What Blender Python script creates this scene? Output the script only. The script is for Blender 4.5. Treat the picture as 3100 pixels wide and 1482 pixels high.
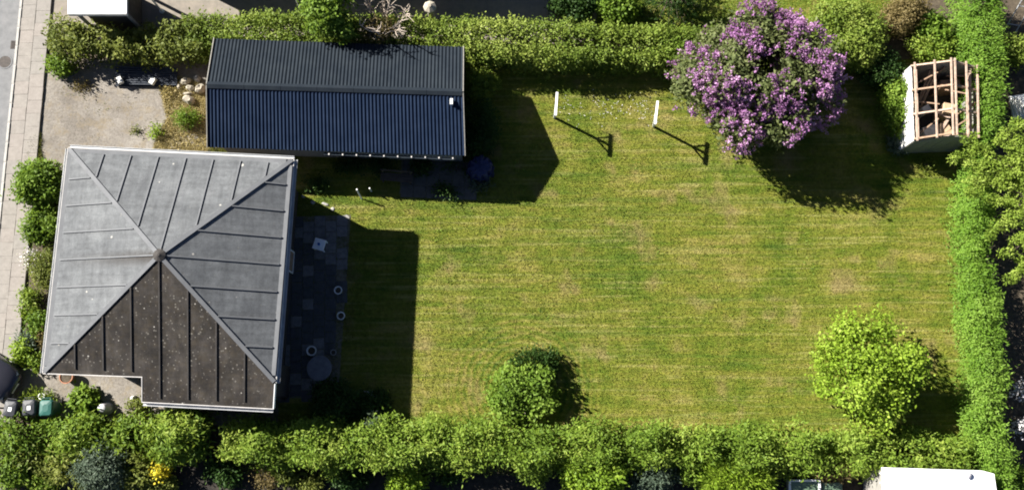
import bpy, math, random
import numpy as np
from mathutils import Vector, Matrix
R = math.radians
rng = np.random.default_rng(7)
random.seed(7)
scene = bpy.context.scene
COL = scene.collection
for o in list(bpy.data.objects): bpy.data.objects.remove(o)

# ------------------------------------------------------------------ camera
CAM_H, FOC, TILT = 40.0, 2640.0, R(10.9)          # metres, pixels of a 3100 px wide frame, tilt off the nadir
cd = bpy.data.cameras.new('camera'); cam = bpy.data.objects.new('camera', cd); COL.objects.link(cam)
cam.location = (0, 0, CAM_H); cam.rotation_euler = (TILT, 0, 0)
cd.sensor_width = 36.0; cd.lens = FOC/3100*36; cd.clip_end = 2000
scene.camera = cam
# ------------------------------------------------------------------ sky, sun, exposure
SUN_EL = R(32.0)
sd = Vector((0.885, -0.465, 0)).normalized()
SUN_DIR = Vector((sd.x*math.cos(SUN_EL), sd.y*math.cos(SUN_EL), -math.sin(SUN_EL)))
w = bpy.data.worlds.new('World'); scene.world = w; w.use_nodes = True
nt = w.node_tree; bg = nt.nodes['Background']
sky = nt.nodes.new('ShaderNodeTexSky'); sky.sky_type = 'NISHITA'; sky.sun_disc = False
sky.air_density = 0.32; sky.dust_density = 0.3; sky.ozone_density = 1.0; sky.altitude = 60
sky.sun_elevation = SUN_EL; sky.sun_rotation = math.atan2(-sd.x, -sd.y)
nt.links.new(sky.outputs[0], bg.inputs[0]); bg.inputs[1].default_value = 0.05
sl = bpy.data.lights.new('sun', 'SUN'); so = bpy.data.objects.new('sun', sl); COL.objects.link(so)
sl.energy = 5.0; sl.angle = R(0.5); sl.color = (1.0, 0.95, 0.87)
so.rotation_euler = SUN_DIR.to_track_quat('-Z', 'Y').to_euler(); so.location = (-30, 20, 60)
scene.view_settings.view_transform = 'Standard'; scene.view_settings.look = 'None'
scene.view_settings.gamma = 1; scene.view_settings.use_curve_mapping = False
scene.view_settings.exposure = 1.8
scene.cycles.filter_width = 1.9
scene.render.resolution_x = 1024; scene.render.resolution_y = 489

# ------------------------------------------------------------------ helpers: picture reading -> place on the plot
K = 3100/2575.0
CT, ST = math.cos(TILT), math.sin(TILT)
def ray(u, v):
    dx = (u*K-1550)/FOC; dy = -(v*K-741)/FOC
    return Vector((dx, dy*CT+ST, dy*ST-CT))
def P(u, v, z=0.0):
    d = ray(u, v); t = (z-CAM_H)/d.z
    return Vector((d.x*t, d.y*t, z))
def on_plane(u, v, p0, n):
    d = ray(u, v); o = Vector((0, 0, CAM_H))
    return o + d*((p0-o).dot(n)/d.dot(n))

# ------------------------------------------------------------------ helpers: materials
MATS = {}
def ramp(nt, fac, cols):
    r = nt.nodes.new('ShaderNodeValToRGB'); e = r.color_ramp.elements
    while len(e) < len(cols): e.new(0.5)
    for i, (p, c) in enumerate(cols):
        e[i].position = p; e[i].color = (*c, 1)
    nt.links.new(fac, r.inputs[0]); return r.outputs[0]
def pos_of(nt, scale=(1, 1, 1)):
    g = nt.nodes.new('ShaderNodeNewGeometry')
    m = nt.nodes.new('ShaderNodeMapping'); m.inputs['Scale'].default_value = scale
    nt.links.new(g.outputs['Position'], m.inputs[0]); return m.outputs[0]
def noise(nt, scale, detail=4, rough=0.6, vec=None, stretch=(1, 1, 1), dist=0):
    n = nt.nodes.new('ShaderNodeTexNoise'); n.inputs['Scale'].default_value = scale
    n.inputs['Detail'].default_value = detail; n.inputs['Roughness'].default_value = rough
    n.inputs['Distortion'].default_value = dist
    nt.links.new(vec or pos_of(nt, stretch), n.inputs['Vector']); return n.outputs[0]
def mixc(nt, fac, a, b, mode='MIX'):
    m = nt.nodes.new('ShaderNodeMix'); m.data_type = 'RGBA'; m.blend_type = mode
    for s, v in ((m.inputs[0], fac), (m.inputs[6], a), (m.inputs[7], b)):
        if hasattr(v, 'links'): nt.links.new(v, s)
        elif isinstance(v, (int, float)): s.default_value = v
        else: s.default_value = (*v, 1)
    return m.outputs[2]
def math_(nt, op, a, b=0.0, c=None, clamp=False):
    m = nt.nodes.new('ShaderNodeMath'); m.operation = op; m.use_clamp = clamp
    for s, v in zip(m.inputs, (a, b) if c is None else (a, b, c)):
        if hasattr(v, 'links'): nt.links.new(v, s)
        else: s.default_value = v
    return m.outputs[0]
def newmat(name):
    m = bpy.data.materials.new(name); m.use_nodes = True; MATS[name] = m
    return m, m.node_tree, m.node_tree.nodes['Principled BSDF']
def bump(nt, b, h, strength=0.4, dist=0.02):
    bn = nt.nodes.new('ShaderNodeBump'); bn.inputs['Strength'].default_value = strength
    bn.inputs['Distance'].default_value = dist
    nt.links.new(h, bn.inputs['Height']); nt.links.new(bn.outputs[0], b.inputs['Normal'])
def surf(name, cols, scale=3.0, rough=0.85, bump_s=0.3, bump_d=0.01, metal=0.0, stretch=(1, 1, 1), detail=6, spec=0.3):
    m, nt, b = newmat(name)
    n = noise(nt, scale, detail, 0.65, stretch=stretch)
    k = len(cols)
    c = ramp(nt, n, [(0.3+0.4*i/max(1, k-1), col) for i, col in enumerate(cols)])
    nt.links.new(c, b.inputs['Base Color'])
    b.inputs['Roughness'].default_value = rough; b.inputs['Metallic'].default_value = metal
    b.inputs['Specular IOR Level'].default_value = spec
    if bump_s: bump(nt, b, noise(nt, scale*6, 3), bump_s, bump_d)
    return m
def leafmat(name, dark, mid, light, transl=0.35, spec=0.12):
    m, nt, b = newmat(name)
    a = nt.nodes.new('ShaderNodeAttribute'); a.attribute_name = 'tint'
    c = ramp(nt, a.outputs['Fac'], [(0.05, dark), (0.5, mid), (0.95, light)])
    n = noise(nt, 1.3, 3)
    c = mixc(nt, math_(nt, 'MULTIPLY', n, 0.35), c, [x*0.75 for x in mid])
    nt.links.new(c, b.inputs['Base Color']); b.inputs['Roughness'].default_value = 0.55
    b.inputs['Specular IOR Level'].default_value = spec
    t = nt.nodes.new('ShaderNodeBsdfTranslucent')
    nt.links.new(mixc(nt, 0.5, c, [light[0]*1.1, light[1]*1.15, light[2]*0.6]), t.inputs[0])
    mx = nt.nodes.new('ShaderNodeMixShader'); mx.inputs[0].default_value = transl
    nt.links.new(b.outputs[0], mx.inputs[1]); nt.links.new(t.outputs[0], mx.inputs[2])
    nt.links.new(mx.outputs[0], nt.nodes['Material Output'].inputs[0])
    return m

# ------------------------------------------------------------------ helpers: meshes and objects
ROOT = {}
class Geo:
    def __init__(s): s.v = []; s.f = []
    def add(s, vs, fs):
        n = len(s.v); s.v += [Vector(p) for p in vs]; s.f += [tuple(i+n for i in f) for f in fs]; return s
    def box(s, c, sx, sy, sz, rz=0.0, ch=0.0):
        c = Vector(c); cr, sr = math.cos(rz), math.sin(rz); vs = []
        hx, hy, hz = sx/2, sy/2, sz/2
        if ch <= 0:
            pts = [(x, y, z) for z in (-hz, hz) for x, y in ((-hx, -hy), (hx, -hy), (hx, hy), (-hx, hy))]
            fs = [(0, 3, 2, 1), (4, 5, 6, 7), (0, 1, 5, 4), (1, 2, 6, 5), (2, 3, 7, 6), (3, 0, 4, 7)]
        else:
            pts = []
            for z, k in ((-hz, 0), (hz-ch, 0), (hz, ch)):
                pts += [(-hx+k, -hy+k, z), (hx-k, -hy+k, z), (hx-k, hy-k, z), (-hx+k, hy-k, z)]
            fs = [(0, 3, 2, 1), (8, 9, 10, 11)]
            for r in (0, 4):
                for i in range(4): fs.append((r+i, r+(i+1) % 4, r+4+(i+1) % 4, r+4+i))
        for x, y, z in pts: vs.append(c+Vector((x*cr-y*sr, x*sr+y*cr, z)))
        return s.add(vs, fs)
    def bar(s, a, b, wx, wz):
        """rectangular bar from a to b; wx across (horizontal), wz in its upright direction"""
        a, b = Vector(a), Vector(b); d = (b-a).normalized()
        up = Vector((0, 0, 1)) if abs(d.z) < 0.95 else Vector((0, 1, 0))
        sd_ = d.cross(up).normalized(); u2 = sd_.cross(d).normalized()
        vs = [p+sd_*(x*wx/2)+u2*(y*wz/2) for p in (a, b) for x, y in ((-1, -1), (1, -1), (1, 1), (-1, 1))]
        return s.add(vs, [(0, 1, 2, 3), (7, 6, 5, 4), (0, 4, 5, 1), (1, 5, 6, 2), (2, 6, 7, 3), (3, 7, 4, 0)])
    def tube(s, pts, rad, n=7):
        pts = [Vector(p) for p in pts]; rings = []
        if not hasattr(rad, '__len__'): rad = [rad]*len(pts)
        for i, p in enumerate(pts):
            d = (pts[min(i+1, len(pts)-1)]-pts[max(i-1, 0)]).normalized()
            up = Vector((0, 0, 1)) if abs(d.z) < 0.9 else Vector((1, 0, 0))
            a = d.cross(up).normalized(); b = d.cross(a)
            rings.append([p+(a*math.cos(2*math.pi*k/n)+b*math.sin(2*math.pi*k/n))*rad[i] for k in range(n)])
        vs = [v for r in rings for v in r]; fs = []
        for i in range(len(pts)-1):
            for k in range(n): fs.append((i*n+k, i*n+(k+1) % n, (i+1)*n+(k+1) % n, (i+1)*n+k))
        fs.append(tuple(range(n))[::-1]); fs.append(tuple((len(pts)-1)*n+k for k in range(n)))
        return s.add(vs, fs)
    def lathe(s, c, prof, n=20, sx=1, sy=1):
        c = Vector(c); vs = []; fs = []
        for r, z in prof:
            for k in range(n):
                a = 2*math.pi*k/n; vs.append(c+Vector((r*sx*math.cos(a), r*sy*math.sin(a), z)))
        for i in range(len(prof)-1):
            for k in range(n): fs.append((i*n+k, i*n+(k+1) % n, (i+1)*n+(k+1) % n, (i+1)*n+k))
        fs.append(tuple(range(n))[::-1]); fs.append(tuple((len(prof)-1)*n+k for k in range(n)))
        return s.add(vs, fs)
    def poly(s, pts): return s.add(pts, [tuple(range(len(pts)))])
    def slab(s, pts, z0, z1):
        n = len(pts)
        vs = [(p[0], p[1], z0) for p in pts]+[(p[0], p[1], z1) for p in pts]
        fs = [tuple(range(n))[::-1], tuple(range(n, 2*n))]+[(i, (i+1) % n, n+(i+1) % n, n+i) for i in range(n)]
        return s.add(vs, fs)
    def solid(s, top, thick):
        """a sloping plate: polygon of top points, dropped straight down by thick"""
        n = len(top); top = [Vector(p) for p in top]
        vs = top+[p-Vector((0, 0, thick)) for p in top]
        return s.add(vs, [tuple(range(n)), tuple(range(n, 2*n))[::-1]]+[(i, n+i, n+(i+1) % n, (i+1) % n) for i in range(n)])
    def mesh(s, name, off=Vector((0, 0, 0)), smooth=False):
        me = bpy.data.meshes.new(name); me.from_pydata([tuple(v-off) for v in s.v], [], s.f)
        if smooth:
            me.shade_smooth()
        me.update(); return me
def tag(o, label=None, cat=None, group=None, kind=None):
    for k_, v_ in (('label', label), ('category', cat), ('group', group), ('kind', kind)):
        if v_: o[k_] = v_
    return o
def thing(name, label, cat, loc=(0, 0, 0), rz=0.0, group=None):
    o = bpy.data.objects.new(name, None); COL.objects.link(o); o.location = loc; o.rotation_euler = (0, 0, rz)
    o.empty_display_size = 0.2
    ROOT[o] = Vector(loc); return tag(o, label, cat, group)
def place(name, me, mat, parent=None):
    o = bpy.data.objects.new(name, me); COL.objects.link(o)
    if mat is not None and not len(me.materials): me.materials.append(MATS[mat] if isinstance(mat, str) else mat)
    if parent is not None: o.parent = parent; ROOT[o] = ROOT.get(parent, Vector((0, 0, 0)))
    else: ROOT[o] = Vector((0, 0, 0))
    return o
def part(name, geo, mat, parent, smooth=False, local=False, label=None):
    """geo in world coordinates (parent empties are unrotated) unless local"""
    me = geo.mesh(name, Vector((0, 0, 0)) if local else ROOT.get(parent, Vector((0, 0, 0))), smooth)
    o = place(name, me, mat, parent)
    if label: o['label'] = label
    return o
def struct(name, geo, mat): return tag(place(name, geo.mesh(name), mat), kind='structure')
def piece(name, me, parent, loc, rot=(0, 0, 0), scale=(1, 1, 1)):
    o = bpy.data.objects.new(name, me); COL.objects.link(o); o.parent = parent
    o.location = Vector(loc)-ROOT.get(parent, Vector((0, 0, 0))); o.rotation_euler = rot; o.scale = scale; ROOT[o] = ROOT.get(parent, Vector((0, 0, 0)))
    return o
def copy_tree(o, parent=None):
    c = o.copy(); COL.objects.link(c); c.parent = parent
    for ch in list(o.children): copy_tree(ch, c)
    return c
def xcopy(o, loc, rz, label=None):
    c = copy_tree(o); c.location = loc; c.rotation_euler = (0, 0, rz)
    if label: c['label'] = label
    return c
def unit_box(name, mat, ch=0.0):
    g = Geo().box((0, 0, 0), 1, 1, 1, ch=ch); me = g.mesh(name); me.materials.append(MATS[mat]); return me

# ------------------------------------------------------------------ helpers: foliage
def unit(a): return a/np.maximum(np.linalg.norm(a, axis=1, keepdims=True), 1e-9)
def wob(p, freq, seed):
    r = np.random.default_rng(seed); s = np.zeros(len(p))
    for _ in range(6):
        k = r.normal(size=3)*freq; s += np.sin(p@k+r.uniform(0, 6.28))
    return s/3.0
def quads_mesh(name, V, tint, nper=4):
    n = len(V)//nper
    me = bpy.data.meshes.new(name)
    me.vertices.add(len(V)); me.vertices.foreach_set('co', V.astype(np.float32).ravel())
    me.loops.add(len(V)); me.loops.foreach_set('vertex_index', np.arange(len(V), dtype=np.int32))
    me.polygons.add(n); me.polygons.foreach_set('loop_start', (np.arange(n)*nper).astype(np.int32))
    me.update(calc_edges=True)
    at = me.attributes.new('tint', 'FLOAT', 'POINT'); at.data.foreach_set('value', np.repeat(tint, nper).astype(np.float32))
    return me
def leaf_quads(C, N, L, W, spread=0.8, up=0.0):
    n = len(C)
    if spread >= .55 and up < .5:        # broad leaves lie open to the light
        nn = unit(N+rng.normal(size=(n, 3))*spread*.6+np.array([-.2, .1, .35]))
        d = unit(np.cross(nn, rng.normal(size=(n, 3)))); d = unit(d+nn*rng.uniform(0, .7, (n, 1))+np.array([0, 0, up*.5]))
        s = unit(np.cross(d, nn)); nn = np.cross(s, d)
    else:                                # needles and blades stand out from the twig
        d = unit(N+rng.normal(size=(n, 3))*spread+np.array([0, 0, up])); s = unit(np.cross(d, rng.normal(size=(n, 3)))); nn = np.cross(d, s)
    L = L*rng.uniform(0.7, 1.3, (n, 1)); W_ = W*rng.uniform(0.7, 1.3, (n, 1))
    m = C+d*L*0.45-nn*W_*0.15
    V = np.empty((n, 4, 3)); V[:, 0] = C; V[:, 1] = m+s*W_*0.5; V[:, 2] = C+d*L; V[:, 3] = m-s*W_*0.5
    return V.reshape(-1, 3)
def clusters(C, N, m, r, L, W, spread=0.8, up=0.0, tint=None, flat=1.0):
    """m leaves round each cluster point"""
    k = len(C); Cc = np.repeat(C, m, 0)+rng.normal(size=(k*m, 3))*r*np.array([1, 1, flat]); Nn = np.repeat(N, m, 0)
    Cc[:, 2] = np.maximum(Cc[:, 2], 0.02)
    t = rng.uniform(0, 1, k) if tint is None else tint
    T = np.clip(np.repeat(t, m)*0.7+rng.uniform(0, 0.3, k*m), 0, 1)
    return leaf_quads(Cc, Nn, L, W, spread, up), T
def blob_points(lobes, per_m2, seed, thick=0.35, bump_=0.16, freq=1.6, lump=.15):
    """points in the outer shell of several ellipsoid lobes (cx,cy,cz,rx,ry,rz)"""
    Cs, Ns = [], []
    for i, (cx, cy, cz, rx, ry, rz) in enumerate(lobes):
        area = 4*math.pi*((rx*ry)**1.6/3+(rx*rz)**1.6/3+(ry*rz)**1.6/3)**(1/1.6)
        n = max(8, int(area*per_m2)); d = unit(rng.normal(size=(n, 3)))
        rr = (1-thick*rng.uniform(0, 1, n)**2)[:, None]
        c = np.array([cx, cy, cz]); p = c+d*np.array([rx, ry, rz])*rr
        p = c+(p-c)*(1+bump_*wob(p, freq, seed+i)[:, None])
        nn = unit(d/np.array([rx, ry, rz]))
        p = p+nn*(lump*min(1, (rx+ry)*.6)*(wob(p, 5.0, seed+400)+.6*wob(p, 10.0, seed+401)))[:, None]
        keep = p[:, 2] > 0.03; Cs.append(p[keep]); Ns.append(nn[keep])
    return np.concatenate(Cs), np.concatenate(Ns)
def clumpy(C, freq, seed, amt):
    """thin out to open gaps, where a slow noise is low"""
    return wob(C, freq, seed) > rng.uniform(-1.9, 0.2, len(C))*1.0+amt
def stems(g, base, pts, r0=0.03):
    for p in pts:
        mid = (Vector(base)+Vector(p))/2+Vector((random.uniform(-.1, .1), random.uniform(-.1, .1), 0.1))
        g.tube([base, mid, p], [r0, r0*0.7, r0*0.3], 5)
    return g
def shrub(name, label, cat, u, v, r, h, mat, L=0.14, W=0.07, per=45, m=6, seed=1, ry=None, lobes=5, spread=0.8, up=0.0,
          group=None, gaps=-0.9, bump_=0.18, squat=1.0, part_name='foliage', cl=0.13, loc=None):
    """a bush whose picture centre is (u, v); r radius and h height in metres"""
    ry = ry or r
    c = P(u, v, h*0.55) if loc is None else Vector((loc[0], loc[1], 0)); base = Vector((c.x, c.y, 0))
    rr = random.Random(seed); L_ = [(c.x, c.y, h*0.5, r*0.72, ry*0.72, h*0.5)]
    for i in range(lobes):
        a = 6.283*i/lobes+rr.uniform(-.4, .4); q = rr.uniform(.36, .6)
        z = h*rr.uniform(.38, .62)
        L_.append((c.x+math.cos(a)*r*q, c.y+math.sin(a)*ry*q, z, r*rr.uniform(.36, .52), ry*rr.uniform(.36, .52), min(z, h-z)*rr.uniform(.85, 1.05)*squat))
    C, N = blob_points(L_, per, seed, bump_=bump_)
    k = clumpy(C, 3.0, seed+50, gaps+.75); C, N = C[k], N[k]
    t = np.clip(0.5+0.28*wob(C, 2.2, seed+9)+rng.normal(size=len(C))*0.16, 0, 1)
    V, T = clusters(C, N, m, cl, L, W, spread, up, t)
    root = thing(name, label, cat, base, group=group)
    o = place(part_name, quads_mesh(part_name, V-np.array(base), T), mat, root); o['kind'] = 'stuff'
    g = Geo(); stems(g, base, [(c.x+math.cos(a)*r*.5, c.y+math.sin(a)*ry*.5, h*.6) for a in (0.3, 1.6, 2.9, 4.1, 5.3)], 0.02+0.012*h)
    part('stem', g, 'bark', root)
    return root
def hedge(name, label, path, mat, per=55, m=6, L=0.13, W=0.06, seed=3, spread=0.8, up=0.0, expo=0.6, bump_=0.14, freq=1.5, gaps=-1.0, cl=0.12, group=None, tintfreq=0.8, lump=.13, gf=1.7):
    """path: list of (u, v, width m, height m), (u, v) read at 0.8 of the height"""
    pts = [(P(u, v, h*0.8), w_, h) for u, v, w_, h in path]
    Cs, Ns = [], []
    for (a, wa, ha), (b, wb, hb) in zip(pts[:-1], pts[1:]):
        d = Vector((b.x-a.x, b.y-a.y, 0)); ln = d.length; d.normalize(); s_ = Vector((-d.y, d.x, 0))
        n = int(ln*((wa+wb)/2+(ha+hb))*per)
        t = rng.uniform(0, 1, n); ph = rng.uniform(0, math.pi, n)
        ca, sa = np.cos(ph), np.sin(ph); a1 = np.sign(ca)*np.abs(ca)**expo; b1 = np.abs(sa)**expo
        rr = 1-0.4*rng.uniform(0, 1, n)**2
        W2 = (wa+(wb-wa)*t)/2; H = ha+(hb-ha)*t
        bx = a.x+(b.x-a.x)*t; by = a.y+(b.y-a.y)*t
        p0 = np.stack([bx+s_.x*W2*a1, by+s_.y*W2*a1, H*b1], 1)
        f = rr*(1+bump_*wob(p0, freq, seed)+0.5*bump_*wob(p0, freq*3, seed+1))
        p = np.stack([bx+s_.x*W2*a1*f, by+s_.y*W2*a1*f, H*b1*f], 1)
        nn = unit(np.stack([s_.x*ca, s_.y*ca, sa], 1)); p = p+nn*(lump*(wob(p, 5.0, seed+7)+.7*wob(p, 9.0, seed+8)))[:, None]; Cs.append(p); Ns.append(nn)
    C, N = np.concatenate(Cs), np.concatenate(Ns)
    k = (C[:, 2] > 0.03) & clumpy(C, gf, seed+4, gaps); C, N = C[k], N[k]
    t = np.clip(0.5+0.25*wob(C, tintfreq, seed+2)+0.18*wob(C, 4.0, seed+3)+rng.normal(size=len(C))*0.15, 0, 1)
    V, T = clusters(C, N, m, cl, L, W, spread, up, t)
    base = Vector((pts[0][0].x, pts[0][0].y, 0)); root = thing(name, label, 'hedge', base, group=group)
    o = place('foliage', quads_mesh('foliage', V-np.array(base), T), mat, root); o['kind'] = 'stuff'
    g = Geo()
    for (a, wa, ha), (b, wb, hb) in zip(pts[:-1], pts[1:]):
        k = max(2, int((b-a).length/0.9))
        for i in range(k):
            q = a.lerp(b, (i+.5)/k); q.z = 0
            for j in range(3): g.tube([q, q+Vector((random.uniform(-.1, .1), random.uniform(-.1, .1), ha*.4)), q+Vector((random.uniform(-.4, .4)*wa, random.uniform(-.4, .4)*wa, ha*.75))], [.03, .022, .008], 5)
    st = part('stems', g, 'bark', root); st['kind'] = 'stuff'
    return root

# ================================================================== materials
surf('soil', [(.035, .028, .02), (.07, .055, .038), (.11, .09, .06)], 4, 0.95, .6, .03)
surf('dark_ground', [(.012, .011, .01), (.028, .024, .02), (.05, .042, .032)], 5, .95, .6, .03)
surf('asphalt', [(.125, .127, .13), (.155, .157, .16), (.185, .185, .187)], 2.5, 0.9, .25, .004)
surf('yard_gravel', [(.16, .145, .125), (.24, .21, .175)], 3, 0.95, .3, .01)
surf('slab_a', [(.19, .175, .157), (.225, .207, .187), (.255, .235, .212)], 5, 0.9, .2, .004)
surf('slab_b', [(.185, .172, .156), (.215, .2, .182), (.245, .228, .207)], 5, 0.9, .2, .004)
surf('slab_c', [(.2, .18, .162), (.232, .21, .19), (.262, .238, .217)], 5, 0.9, .2, .004)
surf('kerb', [(.30, .29, .27), (.40, .385, .36)], 6, 0.85, .2, .004)
surf('joint_sand', [(.11, .1, .075), (.2, .18, .145)], 6, 0.95, .4, .01)
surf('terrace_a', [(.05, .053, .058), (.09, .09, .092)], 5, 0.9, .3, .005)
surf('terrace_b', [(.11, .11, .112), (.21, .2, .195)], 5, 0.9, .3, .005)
surf('patio', [(.06, .06, .055), (.11, .11, .1)], 3, 0.9, .3, .005)
surf('bark', [(.06, .045, .03), (.13, .1, .075)], 9, 0.9, .5, .01)
surf('dead_bark', [(.26, .215, .17), (.42, .36, .3)], 9, 0.9, .4, .01)
surf('brick', [(.035, .03, .026), (.065, .052, .045)], 8, 0.9, .3, .01)
surf('white_paint', [(.72, .72, .7), (.8, .8, .79)], 3, 0.5, .1, .003)
surf('white_sheet', [(.76, .77, .78), (.82, .82, .83)], 1.5, 0.5, .1, .004)
surf('dirty_white', [(.42, .42, .39), (.62, .62, .59), (.7, .7, .67)], 3, 0.8, .2, .006)
surf('grey_wood', [(.16, .155, .14), (.26, .25, .225)], 4, 0.9, .3, .006, stretch=(1, 1, 6))
surf('new_wood', [(.24, .17, .125), (.36, .265, .205), (.46, .36, .29)], 6, 0.8, .2, .004)
surf('old_wood', [(.2, .13, .085), (.34, .235, .16)], 6, 0.85, .25, .004)
surf('card', [(.34, .24, .15), (.44, .32, .21)], 4, 0.9, .1, .004)
surf('dark_sheet', [(.016, .02, .03), (.03, .036, .048), (.05, .055, .065)], 2.5, 0.6, .2, .005)
surf('fascia', [(.34, .33, .32), (.5, .48, .46)], 3, 0.7, .15, .004)
surf('zinc', [(.3, .31, .32), (.42, .43, .44)], 3, 0.5, .1, .003, metal=0.3)
surf('stone_pale', [(.24, .21, .165), (.38, .35, .28)], 6, 0.9, .4, .02)
surf('stone_grey', [(.2, .19, .18), (.34, .33, .31)], 6, 0.9, .4, .02)
surf('bin_black', [(.02, .022, .027), (.035, .038, .045)], 5, 0.42, .1, .003, spec=.5)
surf('bin_green', [(.012, .075, .06), (.02, .1, .08)], 5, 0.42, .1, .003, spec=.5)
surf('rubber', [(.012, .012, .012), (.025, .025, .025)], 9, 0.8, .2, .004)
surf('tarp', [(.008, .012, .05), (.02, .03, .09)], 3, 0.5, .4, .02)
surf('blue_plastic', [(.1, .25, .6), (.12, .28, .65)], 3, 0.4, 0)
surf('terracotta', [(.28, .12, .07), (.4, .2, .12)], 5, 0.85, .2, .004)
surf('grey_plastic', [(.36, .35, .37), (.46, .45, .47)], 4, 0.6, .1, .003)
surf('iron', [(.03, .028, .026), (.06, .05, .045)], 8, 0.7, .2, .004, metal=.5)
surf('room_dark', [(.05, .045, .04), (.09, .08, .07)], 4, 0.9, .1, .003)
def glass(name, c, rough=0.05):
    m, nt, b = newmat(name); b.inputs['Base Color'].default_value = (*c, 1); b.inputs['Roughness'].default_value = rough
    b.inputs['Specular IOR Level'].default_value = 0.8; return m
glass('window_glass', (.02, .025, .03)); glass('car_glass', (.06, .07, .075), .12); glass('frame_glass', (.1, .15, .1), .1)
m, nt, b = newmat('car_paint'); b.inputs['Base Color'].default_value = (.035, .035, .045, 1); b.inputs['Metallic'].default_value = .3
b.inputs['Roughness'].default_value = .3; b.inputs['Coat Weight'].default_value = .6

# gravel of the drive: pale, with pebbly grain, damp grey and straw-coloured patches
m, nt, b = newmat('gravel')
n1 = noise(nt, .5, 6, .7); n2 = noise(nt, 9, 5, .85); n3 = noise(nt, 1.5, 6, .75)
c = ramp(nt, n1, [(.34, (.135, .12, .103)), (.5, (.19, .172, .15)), (.66, (.245, .226, .2))])
c = mixc(nt, .85, c, ramp(nt, n2, [(.3, (.35, .33, .29)), (.48, (.85, .84, .83)), (.7, (1.25, 1.25, 1.23))]), 'MULTIPLY')
c = mixc(nt, math_(nt, 'MULTIPLY', ramp(nt, n3, [(.5, (0, 0, 0)), (.64, (1, 1, 1))]), .55), c, (.18, .14, .08))
nt.links.new(c, b.inputs['Base Color']); b.inputs['Roughness'].default_value = .95; bump(nt, b, n2, .6, .03)

# lawn: mown, yellowing patches, faint straight swaths and rings round the island bush
BUSH = P(1315, 975, .5)
m, nt, b = newmat('grass')
n1 = noise(nt, .22, 5, .6); n2 = noise(nt, 1.1, 5, .7); n3 = noise(nt, 1.0, 5, .65, stretch=(.3, 2.6, 1)); n4 = noise(nt, 6.5, 4, .75)
n5 = noise(nt, .55, 3, .5)
f = math_(nt, 'ADD', math_(nt, 'MULTIPLY', n1, .6), math_(nt, 'MULTIPLY', n2, .35))
f = math_(nt, 'ADD', math_(nt, 'SUBTRACT', f, .1), math_(nt, 'MULTIPLY', n3, .5))
g_ = nt.nodes.new('ShaderNodeNewGeometry'); vd = nt.nodes.new('ShaderNodeVectorMath'); vd.operation = 'DISTANCE'
cm = nt.nodes.new('ShaderNodeMapping'); cm.inputs['Scale'].default_value = (1, 1, 0); nt.links.new(g_.outputs['Position'], cm.inputs[0])
nt.links.new(cm.outputs[0], vd.inputs[0]); vd.inputs[1].default_value = (BUSH.x, BUSH.y, 0)
ring = math_(nt, 'SINE', math_(nt, 'ADD', math_(nt, 'MULTIPLY', vd.outputs['Value'], 19.0), math_(nt, 'MULTIPLY', n2, 11)))
fade = math_(nt, 'SUBTRACT', 1.0, math_(nt, 'DIVIDE', vd.outputs['Value'], 3.9), clamp=True)
fade = math_(nt, 'MULTIPLY', math_(nt, 'MINIMUM', math_(nt, 'MULTIPLY', fade, 3), 1.0), .085)
f = math_(nt, 'ADD', f, math_(nt, 'MULTIPLY', ring, fade))
c = ramp(nt, f, [(.44, (.042, .08, .008)), (.54, (.085, .118, .0105)), (.65, (.132, .143, .019)), (.78, (.2, .175, .047))])
c = mixc(nt, .7, c, ramp(nt, n4, [(.28, (.38, .45, .32)), (.5, (.95, .95, .95)), (.7, (1.5, 1.42, 1.3))]), 'MULTIPLY')
n8 = noise(nt, 1.0, 4, .6, stretch=(.16, 5.5, 1)); n9 = noise(nt, 1.0, 3, .6, stretch=(.1, 2.2, 1))
sw = math_(nt, 'MULTIPLY', ramp(nt, n8, [(.52, (0, 0, 0)), (.62, (1, 1, 1))]), ramp(nt, n2, [(.38, (.1, .1, .1)), (.58, (1, 1, 1))]))
c = mixc(nt, math_(nt, 'MULTIPLY', sw, .6), c, (.25, .24, .08))
c = mixc(nt, math_(nt, 'MULTIPLY', ramp(nt, n9, [(.52, (0, 0, 0)), (.66, (1, 1, 1))]), .5), c, (.055, .1, .01))
c = mixc(nt, math_(nt, 'MULTIPLY', ramp(nt, n5, [(.57, (0, 0, 0)), (.72, (1, 1, 1))]), .6), c, (.2, .15, .07))
nt.links.new(c, b.inputs['Base Color']); b.inputs['Roughness'].default_value = .8; b.inputs['Specular IOR Level'].default_value = .15
bump(nt, b, n4, .5, .03)

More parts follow.
